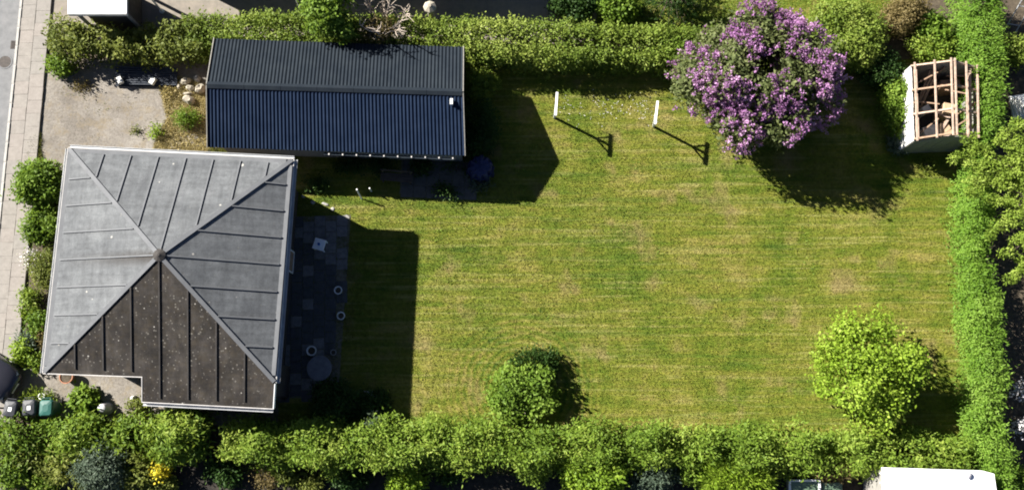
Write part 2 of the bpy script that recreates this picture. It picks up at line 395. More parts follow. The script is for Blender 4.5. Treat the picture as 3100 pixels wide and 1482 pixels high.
# roofing felt of the house: clean grey, and the lichen-grown brown side
def felt(name, c0, c1, c2, spots, grow):
    m, nt, b = newmat(name)
    n1 = noise(nt, .7, 5, .6); n2 = noise(nt, 22, 3, .8); n3 = noise(nt, 3.0, 6, .75)
    c = ramp(nt, n1, [(.3, c0), (.5, c1), (.7, c2)])
    c = mixc(nt, .5, c, ramp(nt, n2, [(.3, (.6, .6, .6)), (.7, (1.25, 1.25, 1.25))]), 'MULTIPLY')
    if grow: c = mixc(nt, math_(nt, 'MULTIPLY', ramp(nt, n3, [(.46, (0, 0, 0)), (.62, (1, 1, 1))]), grow), c, (.042, .033, .021)); ns = noise(nt, 1.0, 6, .7, stretch=(1.9, .8, .8)); c = mixc(nt, .8, c, ramp(nt, ns, [(.33, (.6, .6, .6)), (.5, (1, 1, 1)), (.68, (1.6, 1.6, 1.62))]), 'MULTIPLY')
    v = nt.nodes.new('ShaderNodeTexVoronoi'); v.inputs['Scale'].default_value = spots; nt.links.new(pos_of(nt), v.inputs['Vector'])
    sp = ramp(nt, math_(nt, 'ADD', v.outputs['Distance'], math_(nt, 'MULTIPLY', n1, .25)), [(.17, (1, 1, 1)), (.2, (0, 0, 0))])
    c = mixc(nt, math_(nt, 'MULTIPLY', sp, .7), c, (.42, .4, .36))
    v2 = nt.nodes.new('ShaderNodeTexVoronoi'); v2.inputs['Scale'].default_value = spots*2.7; nt.links.new(pos_of(nt), v2.inputs['Vector'])
    n6 = noise(nt, 1.6, 3, .6)
    sp2 = ramp(nt, math_(nt, 'ADD', v2.outputs['Distance'], math_(nt, 'MULTIPLY', n6, .5)), [((.4 if grow else .3), (1, 1, 1)), ((.47 if grow else .36), (0, 0, 0))])
    c = mixc(nt, math_(nt, 'MULTIPLY', sp2, .6 if grow else .25), c, (.16, .15, .13))
    n7 = noise(nt, 5, 5, .7); n10 = noise(nt, 1.0, 5, .7, stretch=(.5, 3.5, .5)); n11 = noise(nt, 1.0, 5, .7, stretch=(3.5, .5, .5))
    c = mixc(nt, .75, c, ramp(nt, n10, [(.35, (.8, .8, .8)), (.5, (1, 1, 1)), (.66, (1.2, 1.2, 1.19))]), 'MULTIPLY'); c = mixc(nt, .75, c, ramp(nt, n11, [(.35, (.82, .82, .82)), (.5, (1, 1, 1)), (.66, (1.18, 1.18, 1.17))]), 'MULTIPLY')
    c = mixc(nt, .6, c, ramp(nt, n7, [(.3, (.7, .7, .7)), (.5, (1, 1, 1)), (.7, (1.25, 1.25, 1.25))]), 'MULTIPLY')
    # dirt washed down from the peak along the middle of the slope
    pp_ = P(400, 641, 5.15); sx = nt.nodes.new('ShaderNodeSeparateXYZ'); gg = nt.nodes.new('ShaderNodeNewGeometry'); nt.links.new(gg.outputs['Position'], sx.inputs[0])
    dy_ = math_(nt, 'ABSOLUTE', math_(nt, 'ADD', math_(nt, 'SUBTRACT', sx.outputs[1], pp_.y-.05), math_(nt, 'MULTIPLY', math_(nt, 'SUBTRACT', n7, .5), .5)))
    wst = math_(nt, 'LESS_THAN', sx.outputs[0], pp_.x+.3)
    far = math_(nt, 'DIVIDE', math_(nt, 'SUBTRACT', pp_.x, sx.outputs[0]), 4.6)
    stn = math_(nt, 'MULTIPLY', math_(nt, 'SUBTRACT', 1.0, math_(nt, 'DIVIDE', dy_, .42), clamp=True), math_(nt, 'SUBTRACT', 1.0, far, clamp=True))
    c = mixc(nt, math_(nt, 'MULTIPLY', math_(nt, 'MULTIPLY', stn, wst), 1.0, clamp=True), c, (.035, .03, .026))
    nt.links.new(c, b.inputs['Base Color']); b.inputs['Roughness'].default_value = .85; b.inputs['Specular IOR Level'].default_value = .15
    bump(nt, b, n2, .3, .006); return m
felt('felt', (.083, .088, .094), (.106, .112, .118), (.126, .132, .138), 1.3, 0)
felt('felt_mossy', (.019, .017, .0155), (.031, .0275, .025), (.048, .043, .038), 2.3, .45)
surf('table_grey', [(.1, .1, .11), (.16, .16, .17)], 4, .6, .1, .003)
surf('bench_wood', [(.05, .04, .032), (.09, .075, .06)], 4, .9, .2, .004)
surf('felt_strip', [(.1, .105, .113), (.135, .14, .148)], 2, .8, .15, .005)
surf('felt_strip_mossy', [(.028, .025, .023), (.05, .045, .042)], 3, .85, .2, .005)
# corrugated fibre cement: blue black, weathered browner to the north
for nm, c0, c1 in (('corrugated', (.006, .0125, .029), (.0115, .02, .041)), ('corrugated_worn', (.011, .0155, .022), (.019, .0245, .031))):
    surf(nm, [c0, c1], 1.2, .75, .1, .003, spec=.05)

leafmat('leaf_hedge_north', (.05, .085, .013), (.14, .2, .028), (.3, .35, .08))
leafmat('leaf_hedge_south', (.045, .09, .012), (.135, .21, .024), (.3, .365, .07))
leafmat('leaf_hedge_east', (.045, .1, .012), (.115, .21, .022), (.22, .33, .06))
leafmat('leaf_lime', (.08, .14, .014), (.175, .27, .022), (.34, .43, .07))
leafmat('leaf_fresh', (.05, .095, .012), (.115, .19, .022), (.23, .32, .055))
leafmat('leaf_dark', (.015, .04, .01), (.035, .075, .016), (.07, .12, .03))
leafmat('leaf_olive', (.055, .08, .015), (.125, .155, .03), (.25, .27, .065))
leafmat('leaf_brown', (.08, .065, .025), (.15, .115, .045), (.22, .18, .08))
leafmat('leaf_bluegrey', (.05, .075, .05), (.09, .125, .085), (.14, .175, .125))
leafmat('leaf_lilac', (.045, .065, .02), (.1, .125, .042), (.18, .2, .085))
leafmat('blossom_lilac', (.16, .065, .17), (.32, .15, .33), (.54, .35, .52), transl=.25)
leafmat('blossom_white', (.5, .48, .48), (.65, .62, .63), (.78, .76, .77), transl=.2)
leafmat('blossom_pink', (.3, .26, .2), (.5, .42, .38), (.68, .58, .55), transl=.2)
leafmat('blossom_yellow', (.4, .33, .02), (.55, .46, .03), (.65, .55, .08), transl=.2)
leafmat('leaf_pine', (.08, .13, .018), (.175, .25, .032), (.31, .39, .08))
leafmat('straw', (.24, .19, .08), (.38, .31, .14), (.52, .45, .25), transl=.2)
leafmat('grass_tuft', (.06, .085, .015), (.13, .14, .03), (.22, .2, .06), transl=.2)

# ================================================================== the setting
def ground_poly(name, uv, z, mat): return struct(name, Geo().poly([P(u, v, 0)+Vector((0, 0, z)) for u, v in uv]), mat)
struct('ground', Geo().poly([(-400, -400, 0), (400, -400, 0), (400, 400, 0), (-400, 400, 0)]), 'soil')
LAWN = [(700, 145), (2350, 150), (2450, 380), (2490, 1200), (560, 1190), (560, 1000), (700, 900)]
ground_poly('lawn', LAWN, .008, 'grass')
ground_poly('neighbour_lawn', [(1500, -160), (2300, -160), (2300, 90), (1500, 110)], .008, 'grass')
ground_poly('dark_ground_strip', [(400, 1120), (2480, 1130), (2480, 1400), (400, 1400)], .012, 'dark_ground')  # sheet of darker ground along the outer side of the loose hedge
ground_poly('neighbour_yard', [(130, -160), (1500, -160), (1500, 110), (130, 110)], .008, 'yard_gravel')
DRIVE = [(118, 150), (545, 150), (545, 420), (60, 440)]
ground_poly('driveway', DRIVE, .012, 'gravel')
ground_poly('path', [(10, 925), (700, 925), (700, 1075), (5, 1045)], .012, 'gravel')
# road, kerb and pavement run a little askew, following their own line
def along(xn0, z=0.0):      # a line of the street: native x at the top of the picture
    a = P(xn0/K, 0, 0); b_ = P((xn0-148.2)/K, 1231, 0); return a, (b_-a).normalized()
ka, kd = along(73); kn = Vector((-kd.y, kd.x, 0))       # kd runs south, kn points east
if kn.x < 0: kn = -kn
def street(e, t, z=0.0): return ka+kn*e+kd*t+Vector((0, 0, z))
struct('road', Geo().poly([street(-7, -300, .008), street(-.14, -300, .008), street(-.14, 300, .008), street(-7, 300, .008)]), 'asphalt')
pv = struct('pavement', Geo().slab([street(0, -60), street(1.42, -60), street(1.42, 60), street(0, 60)], .0, .075), 'joint_sand')
kb = struct('kerb', Geo().slab([street(-.13, -60), street(-.005, -60), street(-.005, 60), street(-.13, 60)], .0, .06), 'joint_sand')
rz0 = math.atan2(kd.y, kd.x)
sl_me = [unit_box('slab', 'slab_'+x, .03) for x in 'abc']; kb_me = unit_box('kerbstone', 'kerb', .08)
for i in range(-3, 40):
    for j, e in enumerate((.35, 1.05)):
        p = street(e+random.uniform(-.008, .008), i*.66+(.31 if j else 0), .072+random.uniform(-.006, .006))
        piece('slab', random.choice(sl_me), pv, p, (random.uniform(-.012, .012), random.uniform(-.012, .012), rz0+random.uniform(-.012, .012)), (.652, .685, .06))
for i in range(-2, 28):
    piece('kerbstone', kb_me, kb, street(-.068, i*.98, .06+random.uniform(-.005, .005)), (0, 0, rz0+random.uniform(-.008, .008)), (.965, .125, .15))
# terrace slabs along the garden side of the house, in their own sheet of sand
tz = .02
tA, tB = P(735, 545), P(728, 1000); td = (tB-tA).normalized(); tn = Vector((-td.y, td.x, 0)); tn = tn if tn.x > 0 else -tn
ter = struct('terrace', Geo().slab([tA-tn*1.5, tA+tn*2.75, tB+tn*2.2, tB-tn*1.5], .0, .02), 'joint_sand')
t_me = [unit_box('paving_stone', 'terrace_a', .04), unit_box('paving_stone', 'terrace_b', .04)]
rt = math.atan2(td.y, td.x); TL = (tB-tA).length
for j in range(-2, 5):
    for i in range(int(TL/.52)):
        if j == 4 and (i % 3 == 2 or i > 8): continue
        if j == 3 and i > 11: continue
        p = tA+td*(.26+i*.52+(.26 if j % 2 else 0))+tn*(.27+j*.52)
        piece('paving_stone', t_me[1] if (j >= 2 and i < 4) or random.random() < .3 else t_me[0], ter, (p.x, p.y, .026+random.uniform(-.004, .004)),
              (random.uniform(-.01, .01), random.uniform(-.01, .01), rt+random.uniform(-.02, .02)), (.49, .49, .05))
# paved patch on the garden side of the garage
pat = struct('patio', Geo().slab([P(1010, 400), P(1195, 408), P(1185, 500), P(1005, 488)], .0, .022), 'joint_sand')
pm = unit_box('patio_stone', 'patio', .04); a_, b_ = P(1013, 404), P(1192, 411); dx = (b_-a_).normalized(); dy = Vector((dx.y, -dx.x, 0))
for i in range(6):
    for j in range(3):
        p = a_+dx*(.3+i*.6)+dy*(.3+j*.6)
        piece('patio_stone', pm, pat, (p.x, p.y, .03), (0, 0, math.atan2(dx.y, dx.x)), (.57, .57, .05))

# ================================================================== the house
def wobv(s=.0): return Vector((random.uniform(-s, s), random.uniform(-s, s), 0))
EZ, AZ = 3.6, 5.15
NW, NE, SE, SW = P(172, 372, EZ), P(738, 400, EZ), P(693, 962, EZ), P(108, 937, EZ)
AP = P(400, 641, AZ)
hc = Vector(((NW.x+SE.x)/2, (NW.y+SE.y)/2, 0))
house = thing('house', 'square house under a grey pyramid felt roof with seams and a mossy brown south side', 'house', hc)
T = .17
nS = (SE-SW).cross(AP-SW).normalized()
if nS.z < 0: nS = -nS
e1, e2 = on_plane(358, 946, SW, nS), on_plane(358, 1009, SW, nS)
e3 = on_plane(686, 1026, SW, nS); e4 = on_plane(690, 962, SW, nS)
slopes = {
 'north': ([NE, NW, AP], 'felt'), 'west': ([NW, SW, AP], 'felt'), 'east': ([SE, NE, AP], 'felt'),
 'south': ([SW, e1, e2, e3, e4, AP], 'felt_mossy')}
SL = {}
for nm, (pts, mt) in slopes.items():
    SL[nm] = part('roof_slope', Geo().solid(pts, T), mt, house)
SL['south']['label'] = 'mossy brown south roof slope with lichen spots and a lower step'
def battens(nm, a, b, mt, eave_gap=.24, hip_gap=.14, extra=None):
    nrm = (b-a).cross(AP-a).normalized(); nrm = nrm if nrm.z > 0 else -nrm
    L = (b-a).length; ed = (b-a).normalized(); upd = (AP-a)-ed*((AP-a).dot(ed)); hgt = upd.length; upd.normalize()
    ta = (AP-a).dot(ed)
    for i in range(-3, 4):
        t = ta+i*L/8.25
        frac = t/ta if t <= ta else (L-t)/(L-ta)
        top = hgt*frac-hip_gap*(1.0 if i else .45); s0 = eave_gap
        p = a+ed*t
        if extra and t > extra[0]: s0 = extra[1]+.22
        q0 = p+upd*s0; q1 = p+upd*top
        if (q1-q0).dot(upd) < .15: continue
        for_off = nrm*.022
        part('batten', Geo().bar(q0+for_off, q1+for_off, .055, .048), mt, SL[nm])
battens('north', NW, NE, 'felt_strip'); battens('west', SW, NW, 'felt_strip'); battens('east', NE, SE, 'felt_strip')
edS = (SE-SW).normalized(); ext_len = (e2-e1).length
battens('south', SW, SE, 'felt_strip_mossy', extra=((e1-SW).dot(edS), -ext_len))
for c_, mt in ((NW, 'felt_strip'), (NE, 'felt_strip'), (SE, 'felt_strip'), (SW, 'felt_strip')):
    d = (AP-c_)
    part('hip_cap', Geo().bar(c_+d*.01+Vector((0, 0, .012)), c_+d*.97+Vector((0, 0, .012)), .17, .04), mt, house)
part('roof_finial', Geo().lathe(AP+Vector((0, 0, -.1)), [(.3, 0), (.26, .09), (.12, .16), (.05, .2)], 10), 'felt_strip_mossy', house)
# eaves strip, fascia and gutters, side by side round the roof
def edge_run(a, b, out, gut=True, mt='fascia'):
    off = Vector((0, 0, 1))
    part('fascia', Geo().bar(a+out*.02-off*.09, b+out*.02-off*.09, .035, .2), mt, house)
    if gut:
        g = Geo()
        n = 8; d = (b-a); pr = [(out*(.1+.065*math.cos(t))-off*(.075+.07*math.sin(t))) for t in np.linspace(0, math.pi, n)]
        pi_ = [(out*(.1+.05*math.cos(t))-off*(.075+.055*math.sin(t))) for t in np.linspace(math.pi, 0, n)]
        ring = pr+pi_; m_ = len(ring)
        g.add([a+q for q in ring]+[b+q for q in ring], [(i, (i+1) % m_, m_+(i+1) % m_, m_+i) for i in range(m_)])
        part('gutter', g, 'zinc', house)
def outn(a, b):
    d = (b-a).normalized(); n = Vector((d.y, -d.x, 0)).normalized()
    return n if n.dot((a+b)/2-hc-Vector((0, 0, 0))) > 0 else -n
for a, b, gt in ((NW, NE, True), (NE, SE, True), (SW, NW, True), (SW, e1, False), (e2, e3, True)):
    edge_run(a, b, outn(a, b), gt)
edge_run(e3, e4, Vector((1, 0, 0)), False, 'white_paint'); edge_run(e2, e1, Vector((-1, 0, 0)), False)
for nm, a, b in (('north', NW, NE), ('west', SW, NW), ('east', NE, SE)):
    up_ = (AP-(a+b)/2).normalized(); d = (b-a).normalized()
    part('eaves_strip', Geo().bar(a+d*.3+up_*.13+Vector((0, 0, .012)), b-d*.3+up_*.13+Vector((0, 0, .012)), .22, .02), 'felt_strip', SL[nm])
# walls stand 0.6 m in from the eaves
IN = .6
def inset(p, q1, q2):
    return p+((q1-p).normalized()+(q2-p).normalized())*IN
w1, w2, w3, w4 = inset(NW, NE, SW), inset(NE, NW, SE), inset(SE, NE, SW), inset(SW, SE, NW)
def wall(a, b, h0, mt='brick', th=.25):
    d = (b-a).normalized(); n = Vector((-d.y, d.x, 0))
    return part('wall', Geo().slab([Vector((a.x, a.y, 0)), Vector((b.x, b.y, 0)), Vector((b.x, b.y, 0))+n*th, Vector((a.x, a.y, 0))+n*th], 0, h0), mt, house)
HW = EZ-T+.03
walls = {}
for k, a, b in (('n', w2, w1), ('w', w1, w4), ('s', w4, w3), ('e', w3, w2)): walls[k] = wall(a, b, HW)
def opening(a, b, t, w_, z0, z1, name, mt='window_glass'):
    d = (b-a).normalized(); n = Vector((d.y, -d.x, 0)); c_ = Vector((a.x, a.y, 0))+d*t
    o = part(name, Geo().slab([c_-d*(w_/2)+n*.004, c_+d*(w_/2)+n*.004, c_+d*(w_/2)+n*.03, c_-d*(w_/2)+n*.03], z0, z1), mt, house)
    g = Geo()
    for zc in (z0-.03, z1+.03): g.slab([c_-d*(w_/2+.06)+n*.004, c_+d*(w_/2+.06)+n*.004, c_+d*(w_/2+.06)+n*.055, c_-d*(w_/2+.06)+n*.055], zc-.03, zc+.03)
    for s_ in (-1, 1): q = c_+d*(s_*(w_/2+.03)); g.slab([q-d*.03+n*.004, q+d*.03+n*.004, q+d*.03+n*.055, q-d*.03+n*.055], z0, z1)
    part('frame', g, 'white_paint', o)
for t in (1.4, 3.9, 6.2): opening(w3, w2, t, 1.3, 1.1, 2.4, 'window')
opening(w3, w2, 5.0, .9, .12, 2.3, 'door', 'old_wood')
for t in (1.6, 4.2, 6.4): opening(w1, w4, t, 1.2, 1.1, 2.4, 'window'); opening(w2, w1, t, 1.1, 1.2, 2.4, 'window')
opening(w4, w3, 1.6, 1.0, 1.1, 2.4, 'window')
# the lower step of the south slope covers a small porch
pz = min(e2.z, e3.z)-T+.05
x1, x2 = e2.x+.25, e3.x-.3; y1 = e2.y+.35; y0 = w4.y-.02
pw = [(x1, y0), (x1, y1), (x2, y1-.12), (x2, y0-.1)]
for a, b in zip(pw[:-1], pw[1:]): wall(Vector((b[0], b[1], 0)), Vector((a[0], a[1], 0)), pz, 'brick', .12)

# ================================================================== the long garage with the corrugated roof
GE, GR = 2.2, 3.1
gNW, gNE, gSE, gSW = P(540, 97, GE), P(1164, 118, GE), P(1168, 391, GE), P(523, 370, GE)
gRW, gRE = P(521, 213, GR), P(1163, 232, GR)
gc = Vector(((gNW.x+gSE.x)/2, (gNW.y+gSE.y)/2, 0))
gar = thing('garage', 'long garage under a dark blue corrugated gable roof beside the hedge', 'garage', gc)
def corr(e0, e1_, r0, r1, mt, nsheet=10, waves=7):
    """corrugated sheets, eave e0-e1, ridge r0-r1"""
    for s_ in range(nsheet):
        g = Geo(); n = waves*8
        f0, f1 = s_/nsheet, (s_+1)/nsheet
        for i in range(n+1):
            f = f0+(f1-f0)*i/n
            z = .019*math.cos(2*math.pi*waves*(i/n))+(.004 if s_ % 2 else 0)
            a = e0.lerp(e1_, f)+Vector((0, 0, z)); b = r0.lerp(r1, f)+Vector((0, 0, z))
            g.v += [a, b, a-Vector((0, 0, .012)), b-Vector((0, 0, .012))]
        for i in range(n):
            q = i*4; g.f += [(q, q+4, q+5, q+1), (q+2, q+3, q+7, q+6), (q, q+2, q+6, q+4), (q+1, q+5, q+7, q+3)]
        g.f += [(0, 1, 3, 2), (n*4, n*4+2, n*4+3, n*4+1)]
        part('roof_sheet', g, mt, gar)
corr(gSW, gSE, gRW, gRE, 'corrugated'); corr(gNE, gNW, gRE, gRW, 'corrugated_worn')
up = Vector((0, 0, 1)); nr = 14
for i in range(nr):
    a = gRW.lerp(gRE, i/nr); b = gRW.lerp(gRE, (i+1.03)/nr) if i < nr-1 else gRE
    dS = (gSW-gRW).normalized(); dN = (gNW-gRW).normalized(); dz = up*(.045+.006*(i % 2))
    g = Geo()
    vs = [a+dN*.17+dz, a+dz+up*.02, a+dS*.17+dz, b+dN*.17+dz, b+dz+up*.02, b+dS*.17+dz]
    vs += [v_-up*.015 for v_ in vs]
    g.add(vs, [(0, 1, 4, 3), (1, 2, 5, 4), (6, 9, 10, 7), (7, 10, 11, 8), (0, 3, 9, 6), (2, 8, 11, 5), (0, 6, 7, 1), (1, 7, 8, 2), (3, 4, 10, 9), (4, 5, 11, 10)])
    part('ridge_cap', g, 'corrugated_worn', gar)
for a, b in ((gNW, gRW), (gRW, gSW), (gNE, gRE), (gRE, gSE)):
    s_ = -1 if a in (gNW, gRW) and b in (gRW, gSW) else 1
    part('verge_board', Geo().bar(a+Vector((s_*.03, 0, -.03)), b+Vector((s_*.03, 0, -.03)), .04, .16), 'grey_wood', gar)
def gwall(a, b, h0, mt='grey_wood', top=None):
    d = (b-a); d.z = 0; d.normalize(); n = Vector((-d.y, d.x, 0))*.12
    A, B = Vector((a.x, a.y, 0)), Vector((b.x, b.y, 0))
    if top is None:
        g = Geo().slab([A, B, B+n, A+n], 0, h0)
    else:
        M = (A+B)/2; g = Geo(); base = [A, B, B+up*h0, M+up*top, A+up*h0]
        vs = base+[p+n for p in base]
        g.add(vs, [(0, 1, 2, 3, 4), (9, 8, 7, 6, 5)]+[(i, 5+i, 5+(i+1) % 5, (i+1) % 5) for i in range(5)])
    return part('wall', g, mt, gar)
q1, q2, q3, q4 = gNW+Vector((.22, -.3, 0)), gNE+Vector((-.2, -.3, 0)), gSE+Vector((-.2, .35, 0)), gSW+Vector((.25, .35, 0))
hw_ = GE+.07
gwall(q2, q1, hw_); gwall(q4, q3, hw_); gwall(q1, q4, hw_, top=GR-.1); gwall(q3, q2, hw_, top=GR-.1)
# gate facing the drive
dW = (q4-q1); dW.z = 0; dW.normalize(); nW = Vector((-1, 0, 0)); cW = Vector((q1.x, q1.y, 0)).lerp(Vector((q4.x, q4.y, 0)), .5)
door = part('garage_door', Geo().slab([cW-dW*1.2+nW*.005, cW+dW*1.2+nW*.005, cW+dW*1.2+nW*.06, cW-dW*1.2+nW*.06], .02, 2.05), 'old_wood', gar)
part('handle', Geo().box(cW+nW*.09+up*1.0, .05, .16, .04), 'iron', door)
# gutter with its pale brackets along the garden side
sd_ = Vector((0, -1, 0)); a, b = gSW.lerp(gSE, .45), gSW.lerp(gSE, .965)
g = Geo(); rg = [sd_*(.09+.06*math.cos(t))-up*(.1+.06*math.sin(t)) for t in np.linspace(0, math.pi, 8)]
rg += [sd_*(.09+.047*math.cos(t))-up*(.1+.047*math.sin(t)) for t in np.linspace(math.pi, 0, 8)]
sag = up*.0; m_ = len(rg)
g.add([a+q for q in rg]+[b+q-sd_*-.05 for q in rg], [(i, (i+1) % m_, m_+(i+1) % m_, m_+i) for i in range(m_)])
part('gutter', g, 'corrugated_worn', gar)
for i in range(10):
    p = a.lerp(b, (i+.4)/9.6)+sd_*.13-up*.05
    part('gutter_bracket', Geo().box(p, .055, .07, .05), 'fascia', gar)
# small white vent cowl on the south slope
nG = (gSE-gSW).cross(gRW-gSW).normalized(); nG = nG if nG.z > 0 else -nG
pv_ = on_plane(1136, 259, gSW, nG)
g = Geo().box(pv_+up*.06, .1, .22, .14, ch=.02).box(pv_+up*.15+Vector((0, .02, 0)), .13, .27, .04, ch=.012)
part('roof_vent', g, 'white_paint', gar)
place_h = None

# ================================================================== hedges
hedge('hedge', 'long clipped hedge running behind the dark garage and along the lawn to the lilac',
      [(470, 85, 1.9, 1.75), (700, 82, 1.7, 1.75), (980, 92, 1.8, 1.75), (1250, 102, 1.9, 1.7), (1500, 112, 2.0, 1.65), (1800, 122, 1.9, 1.6)],
      'leaf_hedge_north', per=78, seed=11, L=.15, W=.075, bump_=.1, expo=.55, up=.2, gaps=-.5, gf=3.2, lump=.15)
hedge('hedge', 'bushy uneven hedge beside the gravel drive, ending at the pavement',
      [(125, 82, 1.3, 1.5), (200, 96, 1.6, 1.6), (320, 108, 1.15, 1.45), (420, 98, 1.5, 1.6), (510, 96, 1.9, 1.7)],
      'leaf_olive', per=55, seed=21, bump_=.2, L=.2, W=.09, gaps=.1, lump=.22, gf=2.4)
hedge('hedge', 'bright green feathery hedge past the slatted roof of the stripped shed',
      [(2478, -40, 2.1, 2.0), (2476, 120, 1.75, 2.0), (2482, 300, 1.15, 2.0), (2468, 430, 1.15, 1.9), (2456, 560, 1.15, 1.9), (2468, 720, 1.15, 1.9), (2486, 900, 1.4, 1.9), (2492, 1080, 1.35, 1.9), (2512, 1190, 1.3, 1.9), (2540, 1270, 1.2, 1.9)],
      'leaf_hedge_east', per=95, L=.15, W=.05, seed=31, spread=.6, up=.3, bump_=.12, freq=2.0, gaps=-.1, gf=3.2, tintfreq=1.4, lump=.16)
hedge('hedge', 'loose yellow-green hedge along the far side of the lawn from the garage',
      [(560, 1110, 1.4, 1.7), (700, 1118, 1.4, 1.8), (850, 1122, 1.6, 1.9), (1000, 1110, 1.7, 1.9), (1200, 1115, 1.7, 1.8), (1450, 1122, 1.5, 1.7), (1700, 1128, 1.4, 1.6), (1950, 1136, 1.5, 1.6), (2200, 1138, 1.5, 1.6), (2430, 1145, 1.5, 1.6)],
      'leaf_hedge_south', per=82, seed=41, L=.18, W=.072, bump_=.24, freq=2.2, gaps=.1, spread=.95, lump=.28, gf=2.8, cl=.14)

# ================================================================== trees
def limb_tree(name, label, base, tips, r0, crown_parts, fork=.3, mat='bark'):
    root = thing(name, label, 'tree', base)
    g = Geo(); b0 = Vector(base); cz = sum(t[2] for t in tips)/len(tips); f = b0+Vector((0, 0, cz*fork))
    g.tube([b0-up*.05, b0+up*.15, f], [r0*1.35, r0, r0*.8], 9)
    for t in tips:
        t = Vector(t); m1 = f.lerp(t, .45)+up*.25
        g.tube([f-up*.05, m1, t], [r0*.55, r0*.33, r0*.08], 6)
        for _ in range(3):
            s_ = m1.lerp(t, random.uniform(.1, .8)); g.tube([s_, s_+Vector((random.uniform(-.6, .6), random.uniform(-.6, .6), random.uniform(.1, .5)))], [r0*.16, r0*.05], 5)
    part('trunk', g, mat, root, smooth=True)
    for nm, me, mt in crown_parts(b0):
        o = place(nm, me, mt, root); o['kind'] = 'stuff'
    return root
# lilac in full bloom
lc = P(1908, 188, 2.7); lb = (lc.x, lc.y, 0)
rl = random.Random(5); LR = 3.68
lob = [(lc.x, lc.y, 2.5, 2.3, 2.0, 1.5)]
for i in range(11):
    a = 6.283*i/11+rl.uniform(-.2, .2); q = rl.uniform(.56, .68)
    lob.append((lc.x+math.cos(a)*LR*q, lc.y+math.sin(a)*LR*q*.9, rl.uniform(2.0, 3.0), rl.uniform(1.05, 1.4), rl.uniform(.95, 1.25), rl.uniform(.9, 1.25)))
for i in range(6):
    a = 6.283*i/6+.4; q = rl.uniform(.25, .42)
    lob.append((lc.x+math.cos(a)*LR*q, lc.y+math.sin(a)*LR*q, rl.uniform(2.9, 3.3), 1.0, 1.0, .95))
def lilac_parts(b0):
    C, N = blob_points(lob, 34, 60, thick=.45, bump_=.15, freq=1.3)
    k = clumpy(C, 2.4, 61, .4); C, N = C[k], N[k]
    hole = ((C[:, 0]-lc.x-.15)/1.0)**2+((C[:, 1]-lc.y-.3)/1.1)**2 < rng.uniform(.3, 1.2, len(C))
    C, N = C[(~hole) | (C[:, 2] < 2.4)], N[(~hole) | (C[:, 2] < 2.4)]
    V, T_ = clusters(C, N, 5, .16, .2, .11, .8)
    V -= np.array(b0)
    C2, N2 = blob_points([(x, y, z, a*1.05, b_*1.05, c_*1.08) for x, y, z, a, b_, c_ in lob], 27, 60, thick=.12, bump_=.15, freq=1.3)
    f = .8*wob(C2, 1.3, 77)+.8*wob(C2, 3.2, 78)
    d2 = np.hypot(C2[:, 0]-lc.x-.2, C2[:, 1]-lc.y-.1)
    keep = (f > rng.uniform(-.6, .7, len(C2))) & (N2[:, 2] > -.35) & (d2 > rng.uniform(.4, 1.7, len(C2)))
    C2, N2 = C2[keep], N2[keep]
    # every panicle: a short upright cone of little petals
    m_ = 16; h_ = rng.uniform(0, 1, (len(C2)*m_, 1)); sz_ = np.repeat(rng.uniform(.55, 1.35, (len(C2), 1)), m_, 0); ax = np.repeat(unit(N2+np.array([0, 0, .7])), m_, 0)
    rad = .1*(1-h_*.75); off = unit(rng.normal(size=(len(C2)*m_, 3)))
    Cp = np.repeat(C2, m_, 0)+ax*h_*.32*sz_+off*rad*sz_
    t2 = np.clip(np.repeat(np.clip(.45+.25*wob(C2, .8, 80)+rng.normal(size=len(C2))*.2, 0, 1), m_)*.75+rng.uniform(0, .25, len(Cp)), 0, 1)
    V2 = leaf_quads(Cp, off, .1, .085, .5)-np.array(b0)
    return [('crown', quads_mesh('crown', V, T_), 'leaf_lilac'), ('blossom', quads_mesh('blossom', V2, t2), 'blossom_lilac')]
limb_tree('lilac_tree', 'broad round lilac tree covered in purple blossom on the lawn edge', lb,
          [(x, y, z) for x, y, z, *_ in lob], .16, lilac_parts, .25)
# small lime-green tree
yc = P(2180, 935, 1.9); yb = (yc.x, yc.y, 0); ry_ = random.Random(9)
lob_y = [(yc.x, yc.y, 2.1, 1.3, 1.2, 1.0)]
for i, (du, dv, r_) in enumerate([(-85, -45, 1.0), (-40, -95, .95), (40, -105, .8), (90, -40, .85), (80, 45, .95), (40, 100, .85), (-30, 60, .9), (-70, 30, .9), (10, -20, 1.1), (95, 0, .9), (20, 120, .7)]):
    q = P(2180+du, 935+dv, 1.9); lob_y.append((q.x, q.y, ry_.uniform(1.4, 2.5), r_*.82, r_*.82, r_*.75))
def lime_parts(b0):
    C, N = blob_points(lob_y, 44, 90, thick=.6, bump_=.2, freq=1.5, lump=.24)
    k = clumpy(C, 3.0, 91, .95); C, N = C[k], N[k]
    t = np.clip(.5+.25*wob(C, 1.2, 92)+rng.normal(size=len(C))*.18, 0, 1)
    V, T_ = clusters(C, N, 8, .17, .16, .1, .9, tint=t)
    return [('crown', quads_mesh('crown', V-np.array(b0), T_), 'leaf_lime')]
limb_tree('lime_green_tree', 'small yellow-green leafy tree standing alone near the corner of the lawn', yb,
          [(x, y, z) for x, y, z, *_ in lob_y[1:]], .09, lime_parts, .3)
